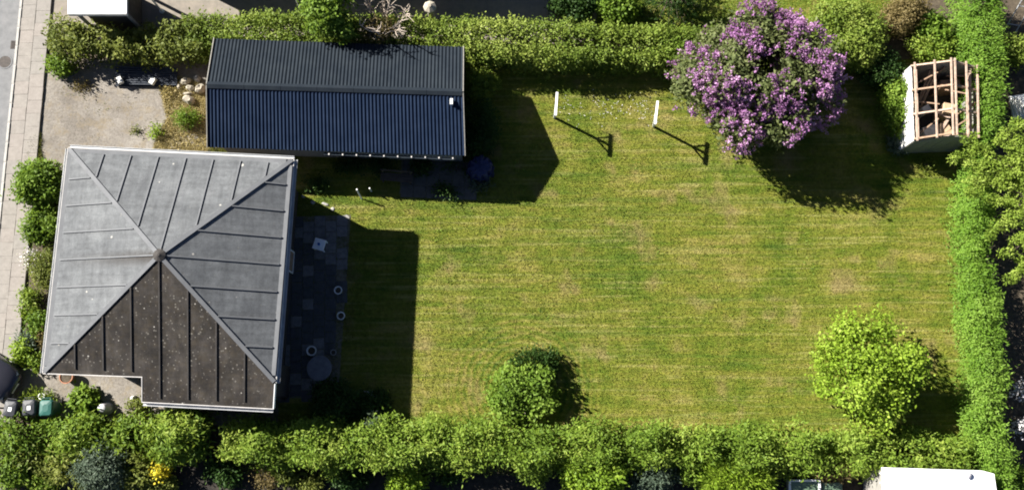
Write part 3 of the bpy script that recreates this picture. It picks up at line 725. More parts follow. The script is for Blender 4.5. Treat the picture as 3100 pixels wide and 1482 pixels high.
# green tree poking through the hedge behind the garage
tc = P(812, 14, 3.3)
lob_t = [(tc.x, tc.y, 3.2, .8, .8, .9), (tc.x+.4, tc.y-.5, 2.8, .7, .6, .7), (tc.x-.3, tc.y-.6, 2.7, .5, .5, .5), (tc.x+.6, tc.y+.4, 3.1, .6, .6, .7), (tc.x-.5, tc.y+.4, 3.0, .6, .6, .7), (tc.x+.8, tc.y-.9, 2.6, .55, .45, .5), (tc.x+.2, tc.y+.9, 3.3, .6, .5, .6)]
def tree_parts(lb_, mt, sd__, L=.17, W=.11, per=36):
    def f(b0):
        C, N = blob_points(lb_, per, sd__, thick=.5, bump_=.18, freq=1.6); k = clumpy(C, 3.0, sd__+1, .4); C, N = C[k], N[k]
        V, T_ = clusters(C, N, 6, .12, L, W, .8)
        return [('crown', quads_mesh('crown', V-np.array(b0), T_), mt)]
    return f
limb_tree('garden_tree', 'leafy green tree rising out of the hedge behind the dark garage roof', (tc.x, tc.y, 0),
          [(x, y, z) for x, y, z, *_ in lob_t], .1, tree_parts(lob_t, 'leaf_fresh', 120))
# dry bare shrub beside it
dc = P(945, 52, 2.4); root = thing('bare_shrub', 'dry leafless shrub with pale tangled twigs beside the green hedge tree', 'shrub', (dc.x, dc.y, 0))
g = Geo(); rb = random.Random(3); b0 = Vector((dc.x, dc.y, 0))
for i in range(15):
    a = 6.283*i/15+rb.uniform(-.2, .2); q = rb.uniform(.6, 1.6); z = rb.uniform(2.2, 3.8)
    tip = b0+Vector((math.cos(a)*q+.35, math.sin(a)*q*.9+.25, z)); m1 = b0.lerp(tip, .5)+Vector((rb.uniform(-.15, .15), rb.uniform(-.15, .15), .15))
    g.tube([b0+Vector((math.cos(a)*.06, math.sin(a)*.06, 0)), m1, tip], [.07, .05, .02], 6)
    for _ in range(9):
        s_ = m1.lerp(tip, rb.uniform(0, 1)); e_ = s_+Vector((rb.uniform(-.5, .5), rb.uniform(-.5, .5), rb.uniform(.0, .5)))
        g.tube([s_, s_.lerp(e_, .5)+Vector((rb.uniform(-.08, .08), rb.uniform(-.08, .08), 0)), e_], [.03, .022, .01], 5)
part('branches', g, 'dead_bark', root)
C, N = blob_points([(dc.x-.05, dc.y-.45, 2.0, .7, .6, .6), (dc.x+.25, dc.y-.2, 2.2, .5, .45, .5)], 30, 140)
V, T_ = clusters(C, N, 5, .12, .14, .05, .9); o = place('dry_leaves', quads_mesh('dry_leaves', V-np.array(b0), T_), 'leaf_brown', root); o['kind'] = 'stuff'
# pine with knobbly tufted branches on the neighbour's side of the feathery hedge
pc = P(2630, 560, 0); root = thing('pine_tree', 'pine with clumped yellow-green tufts reaching over the feathery hedge', 'tree', pc)
g = Geo(); g.tube([pc, pc+up*2.5, pc+up*5.2], [.2, .14, .04], 9); PC, PN = [], []
rp = random.Random(12)
tips = [(2408, 395, 3.0), (2425, 355, 3.0), (2440, 455, 2.9), (2470, 430, 2.9), (2520, 350, 3.2), (2560, 320, 3.4), (2490, 510, 2.8), (2510, 560, 3.0), (2525, 640, 3.0), (2540, 700, 2.8), (2570, 600, 3.8), (2575, 480, 3.8), (2600, 700, 3.0), (2640, 330, 3.2), (2760, 560, 3.0), (2720, 430, 3.2), (2720, 690, 3.0), (2650, 560, 4.9)]
for u, v, z in tips:
    t = P(u, v, z); s_ = pc+up*(z-.35)
    if (t-s_).length < .3: continue
    g.tube([s_, s_.lerp(t, .5)+up*.15, t], [.05, .035, .012], 6)
    n = int((t-s_).length*5.2)
    for k in range(n):
        f = rp.uniform(.3, 1.04); q = s_.lerp(t, f)+Vector((rp.gauss(0, .22), rp.gauss(0, .22), rp.uniform(0, .25)))
        PC.append(q)
C = np.array([tuple(q) for q in PC]); m_ = 90
d = unit(rng.normal(size=(len(C)*m_, 3))); Cc = np.repeat(C, m_, 0)+d*np.array([.25, .25, .28])*rng.uniform(.5, 1, (len(d), 1))
tt = np.clip(np.repeat(rng.uniform(.2, .8, len(C)), m_)+rng.uniform(-.2, .2, len(Cc)), 0, 1)
V = leaf_quads(Cc, d, .13, .055, .6, .2)
part('trunk', g, 'bark', root); o = place('crown', quads_mesh('crown', V-np.array(pc), tt), 'leaf_pine', root); o['kind'] = 'stuff'
# spruce on the neighbour's lawn behind the clipped hedge
scp = P(1690, -20, 1.2); root = thing('spruce_tree', 'dark spruce with layered branches behind the clipped hedge', 'tree', (scp.x, scp.y, 0))
g = Geo(); b0 = Vector((scp.x, scp.y, 0)); g.tube([b0, b0+up*4.6], [.14, .03], 8); SC, SN = [], []
for lv in range(9):
    z = .5+lv*.46; r_ = 1.75*(1-lv/9.6)
    for i in range(9):
        a = 6.283*i/9+lv*.35+random.uniform(-.1, .1); t = b0+Vector((math.cos(a)*r_, math.sin(a)*r_, z-.2*r_)); s_ = b0+up*z
        g.tube([s_, t], [.025, .008], 5)
        for _ in range(int(9*r_)+2):
            f = random.uniform(.2, 1.05); q = s_.lerp(t, f)+Vector((random.gauss(0, .1), random.gauss(0, .1), random.uniform(-.06, .03))); SC.append(tuple(q)); SN.append((math.cos(a), math.sin(a), -.1))
V, T_ = clusters(np.array(SC), np.array(SN), 8, .07, .17, .04, .5)
part('trunk', g, 'bark', root); o = place('crown', quads_mesh('crown', V-np.array(b0), T_), 'leaf_dark', root); o['kind'] = 'stuff'

# ================================================================== shrubs and plants
S = shrub
S('island_bush', 'rounded green bush alone on the lawn by the loose yellow-green hedge', 'bush', 1315, 985, 1.65, 1.15, 'leaf_fresh', L=.16, W=.1, seed=201, ry=1.35, per=55, gaps=-.1, lobes=9, bump_=.38)
S('island_grass', 'low leafy clump merging into the back of the rounded lawn bush', 'plant', 1350, 912, 1.05, .65, 'leaf_dark', L=.2, W=.06, seed=202, ry=.7, up=.6)
S('flower_clump', 'small clump of pale pink flowers at the foot of the lawn bush', 'flowers', 1300, 1036, .45, .75, 'blossom_pink', L=.1, W=.09, seed=203, per=40, ry=.35, part_name='blossom')
S('low_plant', 'yellow-green leaves on the hedge side of the rounded lawn bush', 'plant', 1275, 1005, .75, .85, 'leaf_hedge_south', L=.17, W=.11, seed=204, ry=.7, gaps=-.3)
# by the street, in front of the house
S('shrub', 'round bright green shrub in front of the house corner next to the drive', 'shrub', 100, 465, 1.15, 1.5, 'leaf_fresh', L=.2, W=.1, seed=211, ry=1.15, up=.3, lobes=10, bump_=.35, gaps=-.15)
S('shrub', 'fresh green shrub tucked between the round bright shrub and the olive one', 'shrub', 108, 562, .85, 1.1, 'leaf_fresh', L=.18, W=.08, seed=212, ry=1.0, lobes=9, bump_=.35, gaps=-.15)
S('shrub', 'twiggy olive-green shrub in the middle of the street-side bed', 'shrub', 112, 678, .8, 1.0, 'leaf_olive', L=.12, W=.05, seed=213, ry=1.15, gaps=-.5)
S('flower_clump', 'white flowers dotted along the pavement beside the olive shrub', 'flowers', 74, 655, .3, .4, 'blossom_white', L=.09, W=.08, seed=214, ry=.55, per=14, part_name='blossom')
S('low_plant', 'low green plant at the pavement edge below the olive shrub', 'plant', 72, 765, .5, .5, 'leaf_hedge_south', L=.14, W=.07, seed=215, ry=.75)
S('low_plant', 'dark green leafy plant against the house wall in the street-side bed', 'plant', 98, 815, .6, .6, 'leaf_fresh', L=.16, W=.07, seed=216, ry=.6)
S('low_plant', 'orange-yellow tinted plant under the street-side eave', 'plant', 112, 848, .35, .45, 'leaf_brown', L=.13, W=.06, seed=217)
S('low_plant', 'grey-leaved low plant between the tinted plant and the pavement', 'plant', 72, 855, .5, .4, 'leaf_bluegrey', L=.13, W=.05, seed=218)
S('low_plant', 'yellow-green clump at the pavement end of the bed by the dark car', 'plant', 52, 885, .5, .6, 'leaf_lime', L=.15, W=.08, seed=219, ry=.6)
S('low_plant', 'yellow-green clump under the pointed corner of the roof', 'plant', 95, 910, .45, .45, 'leaf_hedge_south', L=.14, W=.07, seed=220, ry=.35)
# on and round the drive
S('round_bush', 'small rounded bright green bush on dry grass before the garage', 'bush', 470, 297, .52, .65, 'leaf_fresh', L=.12, W=.05, seed=231, ry=.48, up=.4)
S('weed_clump', 'small yellow-green weed clump in the gravel of the drive', 'weed', 391, 331, .24, .4, 'leaf_lime', L=.12, W=.06, seed=232, ry=.3)
S('weed_clump', 'tiny green weed alone in the gravel near the house eave', 'weed', 340, 327, .1, .15, 'leaf_olive', L=.08, W=.04, seed=233)
S('white_flowering_plant', 'leafy plant with pale blooms at the pavement end of the bushy hedge', 'plant', 150, 165, .65, .8, 'leaf_fresh', L=.16, W=.09, seed=234, ry=.5)
S('brown_weed', 'brownish dry weed patch near the pavement corner of the drive', 'weed', 205, 215, .62, .2, 'leaf_brown', L=.14, W=.04, seed=235, ry=.28, per=18, up=.5)
S('brown_weed', 'yellowish dry weed beside the pile of pale stones', 'weed', 425, 232, .3, .18, 'straw', L=.14, W=.04, seed=236, per=20, up=.5)
# by the bins and along the south of the house
S('shrub', 'leafy plant with broad light leaves beside the green wheelie bin', 'shrub', 210, 1010, .65, .7, 'leaf_fresh', L=.22, W=.15, seed=241, ry=.6, per=30)
S('weed_strip', 'yellow-green weeds along the path behind the wheelie bins', 'weed', 95, 998, 1.0, .3, 'leaf_hedge_south', L=.14, W=.04, seed=242, ry=.25, up=.6)
S('low_plant', 'pale green plant at the broken edge of the path by the porch', 'plant', 345, 1022, .55, .45, 'leaf_olive', L=.14, W=.07, seed=243, ry=.35)
S('shrub', 'tall ragged yellow-green shrub standing out of the tangled hedge by the green bin', 'shrub', 205, 1105, 1.0, 1.4, 'leaf_hedge_south', L=.2, W=.07, seed=245, ry=1.1, gaps=-.4, lobes=8, bump_=.3)
hedge('hedge', 'overgrown tangled hedge in front of the wheelie bins and the path',
      [(-30, 1098, 1.3, 1.0), (80, 1098, 1.3, 1.05), (200, 1100, 1.3, 1.2), (330, 1092, 1.4, 1.2), (520, 1098, 1.4, 1.2)], 'leaf_hedge_south', per=46, m=7, L=.22, W=.09, seed=244, bump_=.25, freq=2.2, gaps=.25, spread=.95, lump=.3, cl=.15, gf=2.6)
hedge('hedge', 'darker tangled hedge of mixed leaves round the blue-grey conifer',
      [(-30, 1150, 1.3, .8), (90, 1140, 1.6, 1.0), (180, 1165, 1.7, 1.1), (330, 1165, 1.4, 1.0), (400, 1215, 1.0, .6)], 'leaf_olive', per=46, m=7, L=.2, W=.09, seed=246, bump_=.25, freq=2.2, gaps=.25, spread=.95, lump=.3, cl=.15, gf=2.6)
S('low_plant', 'mottled green plant at the street end of the darker tangled hedge', 'plant', 110, 1212, .8, .6, 'leaf_hedge_south', L=.17, W=.08, seed=253, ry=.5, gaps=-.3)
S('grey_conifer', 'round blue-grey conifer among the green shrubs', 'conifer', 258, 1178, 1.15, 1.7, 'leaf_bluegrey', L=.16, W=.05, seed=247, ry=1.05, lobes=8, per=60, bump_=.25)
S('shrub', 'tall bright green feathery shrub below the stepped eave of the house', 'shrub', 440, 1090, 1.35, 1.8, 'leaf_hedge_south', L=.22, W=.08, seed=248, ry=1.25, lobes=9, gaps=-.4, bump_=.32)
S('yellow_flowers', 'clump of bright yellow flowers below the tall feathery shrub', 'flowers', 402, 1185, .34, 1.25, 'blossom_yellow', L=.12, W=.1, seed=250, ry=.38, per=20, part_name='blossom')
S('shrub', 'green shrub under the yellow flowers, at the neighbour\'s side', 'shrub', 400, 1222, .9, .6, 'leaf_olive', L=.14, W=.07, seed=251, ry=.5)
S('shrub', 'fresh green shrub at the street end of the south bushes', 'shrub', 35, 1180, .8, 1.0, 'leaf_fresh', L=.15, W=.08, seed=252, ry=.9)
# in the house shadow
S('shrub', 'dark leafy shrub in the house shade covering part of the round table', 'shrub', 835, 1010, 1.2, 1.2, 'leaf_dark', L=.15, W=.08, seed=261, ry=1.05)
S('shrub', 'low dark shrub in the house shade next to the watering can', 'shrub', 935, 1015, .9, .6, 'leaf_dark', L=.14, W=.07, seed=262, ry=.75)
S('tall_shoots', 'pale young shoots standing above the loose hedge at the shadow edge', 'plant', 940, 1062, .3, 1.6, 'leaf_bluegrey', L=.16, W=.07, seed=263, ry=.3, per=20, up=.8)
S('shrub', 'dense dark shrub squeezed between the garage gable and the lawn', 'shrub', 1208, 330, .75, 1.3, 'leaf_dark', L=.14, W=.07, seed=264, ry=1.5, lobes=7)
S('shrub', 'dark green shrub at the hedge end of the garage gable', 'shrub', 1212, 215, .9, 1.2, 'leaf_hedge_north', L=.14, W=.07, seed=265, ry=.85)
S('low_plant', 'plant with pale-edged leaves before the blue covered barrel', 'plant', 1207, 462, .6, .35, 'leaf_bluegrey', L=.18, W=.06, seed=266, ry=.35, up=.5)
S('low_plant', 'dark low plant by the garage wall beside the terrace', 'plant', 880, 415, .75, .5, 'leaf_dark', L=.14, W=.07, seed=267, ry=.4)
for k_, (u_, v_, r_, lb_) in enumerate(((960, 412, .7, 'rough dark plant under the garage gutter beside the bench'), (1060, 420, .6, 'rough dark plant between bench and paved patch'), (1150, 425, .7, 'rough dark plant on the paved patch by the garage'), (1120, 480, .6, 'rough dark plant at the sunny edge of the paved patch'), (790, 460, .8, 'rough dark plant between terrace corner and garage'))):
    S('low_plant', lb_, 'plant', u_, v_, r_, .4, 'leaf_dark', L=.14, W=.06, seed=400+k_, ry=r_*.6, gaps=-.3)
for k_, (u_, v_, r_, h_, mt_, lb_) in enumerate(((560, 1190, .8, .7, 'leaf_dark', 'dark low shrub behind the hedge under the stepped eave'), (720, 1190, .7, .7, 'leaf_olive', 'olive low shrub between the two twiggy shrubs'), (880, 1195, .9, .8, 'leaf_dark', 'dark low shrub behind the hedge next to the light-leaved one'), (1130, 1190, .7, .6, 'leaf_dark', 'dark low shrub past the light-leaved shrub in the gap'), (1340, 1180, .9, .9, 'leaf_hedge_south', 'yellow-green low shrub beside the light leafy shrub'), (1740, 1185, .8, .9, 'leaf_hedge_south', 'yellow-green low shrub beside the spiky golden conifer'))):
    S('low_shrub', lb_, 'shrub', u_, v_, r_, h_, mt_, L=.16, W=.08, seed=420+k_, ry=r_*.7, gaps=-.2)
# north-east corner
S('shrub', 'large olive-green dense shrub between the lilac and the stripped shed', 'shrub', 2130, 85, 1.95, 2.2, 'leaf_hedge_north', L=.13, W=.08, seed=271, ry=1.85, lobes=8, per=48, bump_=.1, gaps=-1.2)
S('shrub', 'brownish shrub with dry leaves behind the stripped shed', 'shrub', 2270, 35, 1.3, 1.6, 'leaf_brown', L=.13, W=.06, seed=272, ry=1.0, gaps=-.5)
S('shrub', 'dark green shrub in shade at the foot of the large olive one', 'shrub', 2215, 170, 1.2, 1.4, 'leaf_dark', L=.13, W=.07, seed=273, ry=1.0)
S('shrub', 'broad-leaved light green shrub beside the brownish one', 'shrub', 2345, 68, .8, 1.3, 'leaf_fresh', L=.22, W=.13, seed=274, ry=.7, per=30)
S('shrub', 'yellow-green shrub touching the back end of the stripped shed', 'shrub', 2345, 122, 1.1, 1.2, 'leaf_hedge_south', L=.15, W=.07, seed=275, ry=.7)
S('shrub', 'climbing dark green shrub along the white side of the stripped shed', 'shrub', 2258, 262, .55, 1.5, 'leaf_fresh', L=.15, W=.09, seed=276, ry=1.5, lobes=7, gaps=-.6)
S('low_plant', 'grey-green plant at the front corner of the stripped shed', 'plant', 2262, 362, .45, .6, 'leaf_bluegrey', L=.18, W=.06, seed=277, ry=.45)
S('low_plant', 'pale sprig standing in the shade before the stripped shed', 'plant', 2335, 412, .4, .5, 'leaf_olive', L=.12, W=.06, seed=278, ry=.25, per=20)
S('shrub', 'green shrub at the lilac side of the clipped hedge end', 'shrub', 1690, 135, .75, 1.5, 'leaf_fresh', L=.14, W=.08, seed=279, ry=.6)
S('shrub', 'bright green leafy shrub behind the clipped hedge beside the dark spruce', 'shrub', 1555, 20, .9, 1.5, 'leaf_fresh', L=.16, W=.11, seed=280, ry=.9, gaps=-.5)
S('shrub', 'dark shrub in deep shade behind the clipped hedge', 'shrub', 1440, 5, 1.3, 1.3, 'leaf_dark', L=.15, W=.08, seed=281, ry=.9)
# the neighbour's side in the south
S('shrub', 'light green leafy shrub behind the loose hedge with upright shoots', 'shrub', 1490, 1195, 1.5, 1.5, 'leaf_lime', L=.17, W=.11, seed=291, ry=1.0, lobes=8, gaps=-.6)
S('shrub', 'dark bluish-green shrub next to the light leafy one', 'shrub', 1640, 1200, 1.1, 1.1, 'leaf_bluegrey', L=.15, W=.08, seed=292, ry=.8)
S('golden_conifer', 'spiky golden-green conifer mound beside the white cold frame', 'conifer', 1858, 1205, 1.7, 1.6, 'leaf_lime', L=.24, W=.05, seed=293, ry=1.15, spread=.4, per=70, bump_=.06, lobes=4, gaps=-1.4)
S('shrub', 'small light-leaved shrub in the dark gap behind the loose hedge', 'shrub', 1020, 1205, .95, 1.0, 'leaf_lime', L=.15, W=.1, seed=294, ry=.75, gaps=-.4)
S('shrub', 'small pale green twiggy shrub below the hedge near the house', 'shrub', 780, 1222, .55, .6, 'leaf_olive', L=.12, W=.06, seed=295, ry=.5, gaps=-.3)
S('shrub', 'small reddish-brown twiggy shrub next to the pale green twiggy one', 'shrub', 668, 1208, .6, .6, 'leaf_brown', L=.11, W=.05, seed=296, ry=.5, gaps=-.2)
S('shrub', 'dark brownish foliage spilling under the loose hedge near the cold frame', 'shrub', 2090, 1180, 1.2, .9, 'leaf_brown', L=.14, W=.06, seed=297, ry=.45)
S('shrub', 'bright green shrub at the foot of the feathery hedge by the white roof', 'shrub', 2562, 1215, .8, 1.0, 'leaf_hedge_south', L=.16, W=.08, seed=298, ry=.8)
S('white_blossom_shrub', 'shrub of white blossom in the dark strip beyond the feathery hedge', 'shrub', 2570, 980, .5, .9, 'blossom_white', L=.12, W=.11, seed=299, ry=.4, per=7, gaps=.2, part_name='blossom')
S('white_blossom_shrub', 'shrub of pinkish-white blossom nearer the white roof beyond the feathery hedge', 'shrub', 2572, 1075, .5, .9, 'blossom_white', L=.12, W=.11, seed=300, ry=.5, per=7, gaps=.2, part_name='blossom')
S('shrub', 'dark shrub past the feathery hedge beside the metal frames', 'shrub', 2555, 125, 1.0, 1.4, 'leaf_hedge_north', L=.15, W=.08, seed=301, ry=.7)

# grass of the lawn: short blades
def inside(x, y, poly):
    r_ = np.zeros(len(x), bool); j = len(poly)-1
    for i in range(len(poly)):
        xi, yi = poly[i]; xj, yj = poly[j]
        r_ ^= ((yi > y) != (yj > y)) & (x < (xj-xi)*(y-yi)/(yj-yi+1e-12)+xi); j = i
    return r_
def blades(name, uv, n, L, W, mat, lean=.9, label=None, cat=None, shape=None):
    poly = [(P(u, v).x, P(u, v).y) for u, v in uv]; xs = [p[0] for p in poly]; ys = [p[1] for p in poly]
    x = rng.uniform(min(xs), max(xs), n); y = rng.uniform(min(ys), max(ys), n); k = inside(x, y, poly)
    if shape is not None: k &= shape(x, y)
    x, y = x[k], y[k]; n = len(x)
    C = np.stack([x, y, np.full(n, .006)], 1); a = rng.uniform(0, 6.283, n); le = rng.uniform(.2, lean, n)
    d = unit(np.stack([np.cos(a)*le, np.sin(a)*le, np.ones(n)*.7], 1)); s_ = np.stack([-np.sin(a), np.cos(a), np.zeros(n)], 1)
    L_ = L*rng.uniform(.5, 1.4, (n, 1)); W_ = W*rng.uniform(.7, 1.3, (n, 1))
    V = np.empty((n, 3, 3)); V[:, 0] = C-s_*W_/2; V[:, 1] = C+s_*W_/2; V[:, 2] = C+d*L_
    o = place(name, quads_mesh(name, V.reshape(-1, 3), rng.uniform(0, 1, n), 3), mat); return tag(o, label, cat, kind='stuff')
blades('grass', LAWN, 420000, .075, .026, 'grass', 1.2, 'short mown yellowing grass of the lawn', 'grass')
blades('lawn_weeds', LAWN, 60000, .1, .05, 'leaf_fresh', 1.5, 'darker green weed patches scattered through the lawn', 'weeds', lambda x, y: wob(np.stack([x, y, x*0], 1), 1.1, 35)+.8*wob(np.stack([x, y, x*0], 1), 4.0, 36) > rng.uniform(.9, 2.2, len(x)))
blades('dry_grass', [(395, 180), (525, 215), (525, 385), (380, 385), (420, 300)], 26000, .17, .035, 'straw', 1.3, 'straw-coloured dry grass before the garage', 'grass', lambda x, y: wob(np.stack([x, y, x*0], 1), 1.6, 5) > rng.uniform(-1.2, .3, len(x)))
blades('weeds', DRIVE, 7000, .11, .03, 'grass_tuft', 1.3, 'thin weeds scattered through the gravel drive', 'weeds', lambda x, y: wob(np.stack([x, y, x*0], 1), 2.0, 15) > rng.uniform(.2, 1.6, len(x)))
blades('verge_grass', [(75, 350), (105, 335), (110, 440), (60, 450)], 2500, .14, .03, 'grass_tuft', 1.2, 'strip of tall grass between pavement and drive', 'grass')
blades('side_grass', [(525, 372), (735, 378), (735, 402), (525, 388)], 3500, .16, .035, 'grass_tuft', 1.2, 'strip of grass between the house eave and the garage', 'grass')
blades('terrace_weeds', [(745, 540), (900, 560), (890, 900), (740, 960)], 7000, .12, .03, 'grass_tuft', 1.2, 'weeds growing between the terrace stones', 'weeds', lambda x, y: wob(np.stack([x, y, x*0], 1), 2.4, 25) > rng.uniform(-.3, 1.0, len(x)))
blades('neighbour_grass', [(1500, -60), (2300, -60), (2300, 90), (1500, 110)], 40000, .07, .03, 'leaf_fresh', 1.1, 'bright grass behind the clipped hedge', 'grass')
# white clover flowers between the two posts
n = 120; q = [P(random.uniform(1405, 1655), random.gauss(270, 20), .03) for _ in range(n)]
C = np.array([tuple(p) for p in q]); V, T_ = clusters(C, np.tile([0, 0, 1.], (n, 1)), 2, .02, .035, .035, .6)
tag(place('clover_flowers', quads_mesh('clover_flowers', V, T_), 'blossom_white'), 'tiny white flowers in the grass between the two posts', 'flowers', kind='stuff')

# ================================================================== things in the garden
# two clothes posts: a leg, a cross bar and two braces
def clothes_post(name, label, u, v):
    root = thing(name, label, 'post', P(u, v), R(-4), 'pair of white clothes posts')
    part('leg', Geo().box((0, 0, .91), .1, .1, 1.86), 'white_paint', root, local=True)
    part('crossbar', Geo().box((0, 0, 1.89), .1, 1.12, .1), 'white_paint', root, local=True)
    for s_ in (-1, 1): part('brace', Geo().bar((0, s_*.05, 1.45), (0, s_*.38, 1.83), .05, .06), 'white_paint', root, local=True)
    for s_ in (-.42, -.14, .14, .42): part('hook', Geo().tube([(.05, s_, 1.89), (.11, s_, 1.89), (.12, s_, 1.93)], .012, 5), 'iron', root, local=True)
    return root
pst = clothes_post('clothes_post', 'white T-shaped clothes post on the side next to the garage shadow', 1396, 297)
pst.location = P(1394, 296); c2 = xcopy(pst, P(1643, 318), R(-8), 'white T-shaped clothes post on the side next to the lilac'); c2.rotation_euler = (0, R(-5.0), R(-8))

# stripped shed
SZ, SR = 2.05, 2.75
a0, a1, a2, a3 = P(2301, 352, SZ), P(2294, 163, SZ), P(2457, 168, SZ), P(2460, 346, SZ)   # SW NW NE SE eaves
shed = thing('garden_shed', 'wooden garden shed stripped to bare rafters with junk stored inside', 'shed', Vector(((a0.x+a2.x)/2, (a0.y+a2.y)/2, 0)))
def lerp2(s, t, z=0.0):     # s 0..1 west-east, t 0..1 south-north
    p = a0.lerp(a3, s).lerp(a1.lerp(a2, s), t); return Vector((p.x, p.y, z))
def roofz(s): return SZ+(SR-SZ)*(1-abs(s-.5)*2)
for i, t in enumerate((.015, .34, .66, .985)):
    for s0, s1 in ((-.02, .5), (1.02, .5)):
        pa, pb = lerp2(s0, t, roofz(s0)), lerp2(s1, t, SR)
        part('rafter', Geo().bar(pa, pb, .075, .11), 'new_wood' if i % 2 else 'old_wood', shed)
for s in (.02, .27, .475, .535, .76, .985):
    part('purlin', Geo().bar(lerp2(s, -.02, roofz(s)+.085), lerp2(s, 1.02, roofz(s)+.085), .07, .06), 'new_wood', shed)
for s0_, t0_, s1_, t1_, zz in ((.1, .1, .42, .3, 1.7), (.55, .7, .95, .62, 1.75), (.58, .9, .92, .9, 1.7), (.08, .55, .45, .5, 1.65), (.56, .12, .9, .3, 1.6), (.1, .78, .42, .93, 1.75)):
    part('brace', Geo().bar(lerp2(s0_, t0_, zz), lerp2(s1_, t1_, zz+.1), .06, .08), 'old_wood', shed)
for s in (.06, .9):
    part('wall_plate', Geo().bar(lerp2(s, .01, SZ-.12), lerp2(s, .99, SZ-.12), .12, .1), 'new_wood', shed)
for i, (s0, t0, s1, t1) in enumerate(((0, 0, 0, 1), (1, 0, 1, 1), (0, 0, 1, 0), (0, 1, 1, 1))):
    A, B = lerp2(s0, t0), lerp2(s1, t1); d = (B-A).normalized(); n = Vector((-d.y, d.x, 0))
    if n.dot((A+B)/2-shed.location) < 0: n = -n
    nb = 14 if i < 2 else 11
    mt = 'dirty_white' if i == 0 else 'grey_wood'
    for k in range(nb):
        f0, f1 = k/nb, (k+.94)/nb; p, q = A.lerp(B, f0), A.lerp(B, f1)
        top = SZ-.03 if i < 2 else min(roofz(f0), roofz(f1))-.06
        th = .03+.006*(k % 2)
        if i == 0: th += .05*(k in (4, 7, 8))
        part('wall_board', Geo().slab([p, q, q+n*th, p+n*th], 0.02, top-random.uniform(0, .05)), mt, shed)
    for f in (.02, .5, .98):
        p = A.lerp(B, f)-n*.06; part('stud', Geo().box((p.x, p.y, SZ/2), .08, .08, SZ-.05), 'old_wood', shed)
part('floor', Geo().slab([lerp2(.03, .02), lerp2(.97, .02), lerp2(.97, .98), lerp2(.03, .98)], .01, .05), 'room_dark', shed)
# what is stored in it
for i, (s, t0, t1, z0, z1, lb_) in enumerate(((.33, .62, .98, .9, 1.6, 'thin pole leaning in the shed nearest its white wall'), (.37, .64, .97, .95, 1.7, 'thicker pale pole leaning between two others in the shed'), (.42, .63, .96, .9, 1.65, 'pale plank leaning by the ridge side of the shed'))):
    g = Geo().bar(lerp2(s, t0, .06), lerp2(s+.02, t1, z1), .07+.02*i, .06)
    tag(place('timber_pole', g.mesh('timber_pole'), 'new_wood'), lb_, 'timber', 'timber poles leaning in the stripped shed')
for i, (s, t, sx, sy, sz, mt, rz, lb_, cat) in enumerate((
    (.42, .2, .6, .5, 1.0, 'dirty_white', .3, 'white cupboard in the front bay of the stripped shed', 'cupboard'),
    (.66, .2, .7, .8, .9, 'card', .5, 'large brown cardboard box in the front bay of the stripped shed', 'box'),
    (.72, .5, .55, .5, 1.1, 'card', -.2, 'brown cardboard box standing in the middle bay of the stripped shed', 'box'),
    (.35, .5, .35, .3, 1.1, 'dirty_white', .5, 'small white crate in the middle bay of the stripped shed', 'crate'),
    (.72, .85, .9, .35, 1.2, 'old_wood', .05, 'wooden chest at the back of the stripped shed', 'chest'),
    (.14, .85, .5, .6, 1.0, 'old_wood', .1, 'wooden crate in the back corner by the white wall of the shed', 'crate'))):
    c_ = lerp2(s, t, .05+sz/2); root = thing(cat.replace(' ', '_'), lb_, cat, (c_.x, c_.y, .05))
    part('body', Geo().box((0, 0, sz/2-.03), sx, sy, sz-.06, rz), mt, root, local=True)
    part('lid', Geo().box((0, 0, sz-.03), sx+.03, sy+.03, .06, rz, .01), mt, root, local=True)
for i, (s, t, r_, lb_) in enumerate(((.6, .1, .5, 'loose plank lying across the boxes in the stripped shed, lower one'), (.66, .3, 1.0, 'loose plank lying across the boxes in the stripped shed, upper one'), (.58, .45, -.5, 'short loose plank near the ridge of the stripped shed'))):
    c_ = lerp2(s, t, 1.0); d = Vector((math.cos(r_), math.sin(r_), .12))*.5
    tag(place('loose_plank', Geo().bar(c_-d, c_+d, .12, .03).mesh('loose_plank'), 'new_wood'), lb_, 'plank', 'loose planks in the shed')

# left-over roofing sheets by the drive, weighed down with two pale blocks
s0, s1, s2, s3 = P(292, 213, .2), P(444, 215, .2), P(446, 172, .2), P(290, 168, .2)
stk = thing('sheet_stack', 'low stack of dark corrugated roofing sheets beside the drive hedge', 'roofing sheets', (s0.x, s0.y, 0))
for k in range(4):
    g = Geo(); n = 48; z = .05+k*.05; j = wobv(.05)
    for i in range(n+1):
        f = i/n; zz = z+.02*math.cos(f*2*math.pi*8)
        a = s0.lerp(s3, f)+j; b = s1.lerp(s2, f)+j; g.v += [Vector((a.x, a.y, zz)), Vector((b.x, b.y, zz)), Vector((a.x, a.y, zz-.01)), Vector((b.x, b.y, zz-.01))]
    for i in range(n): q = i*4; g.f += [(q, q+4, q+5, q+1), (q+2, q+3, q+7, q+6), (q, q+2, q+6, q+4), (q+1, q+5, q+7, q+3)]
    g.f += [(0, 1, 3, 2), (n*4, n*4+2, n*4+3, n*4+1)]
    part('sheet', g, 'dark_sheet', stk)
part('batten', Geo().bar(P(300, 217, .03), P(444, 219, .03), .06, .06), 'grey_wood', stk)
for u, v, rz, lb_ in ((302, 202, .5, 'white concrete block on the pavement end of the dark sheets'), (384, 204, -.5, 'white concrete block on the middle of the dark sheets')):
    p = P(u, v, .3); tag(place('concrete_block', Geo().box((p.x, p.y, .3), .24, .34, .17, rz, .02).mesh('concrete_block'), 'dirty_white'), lb_, 'block')
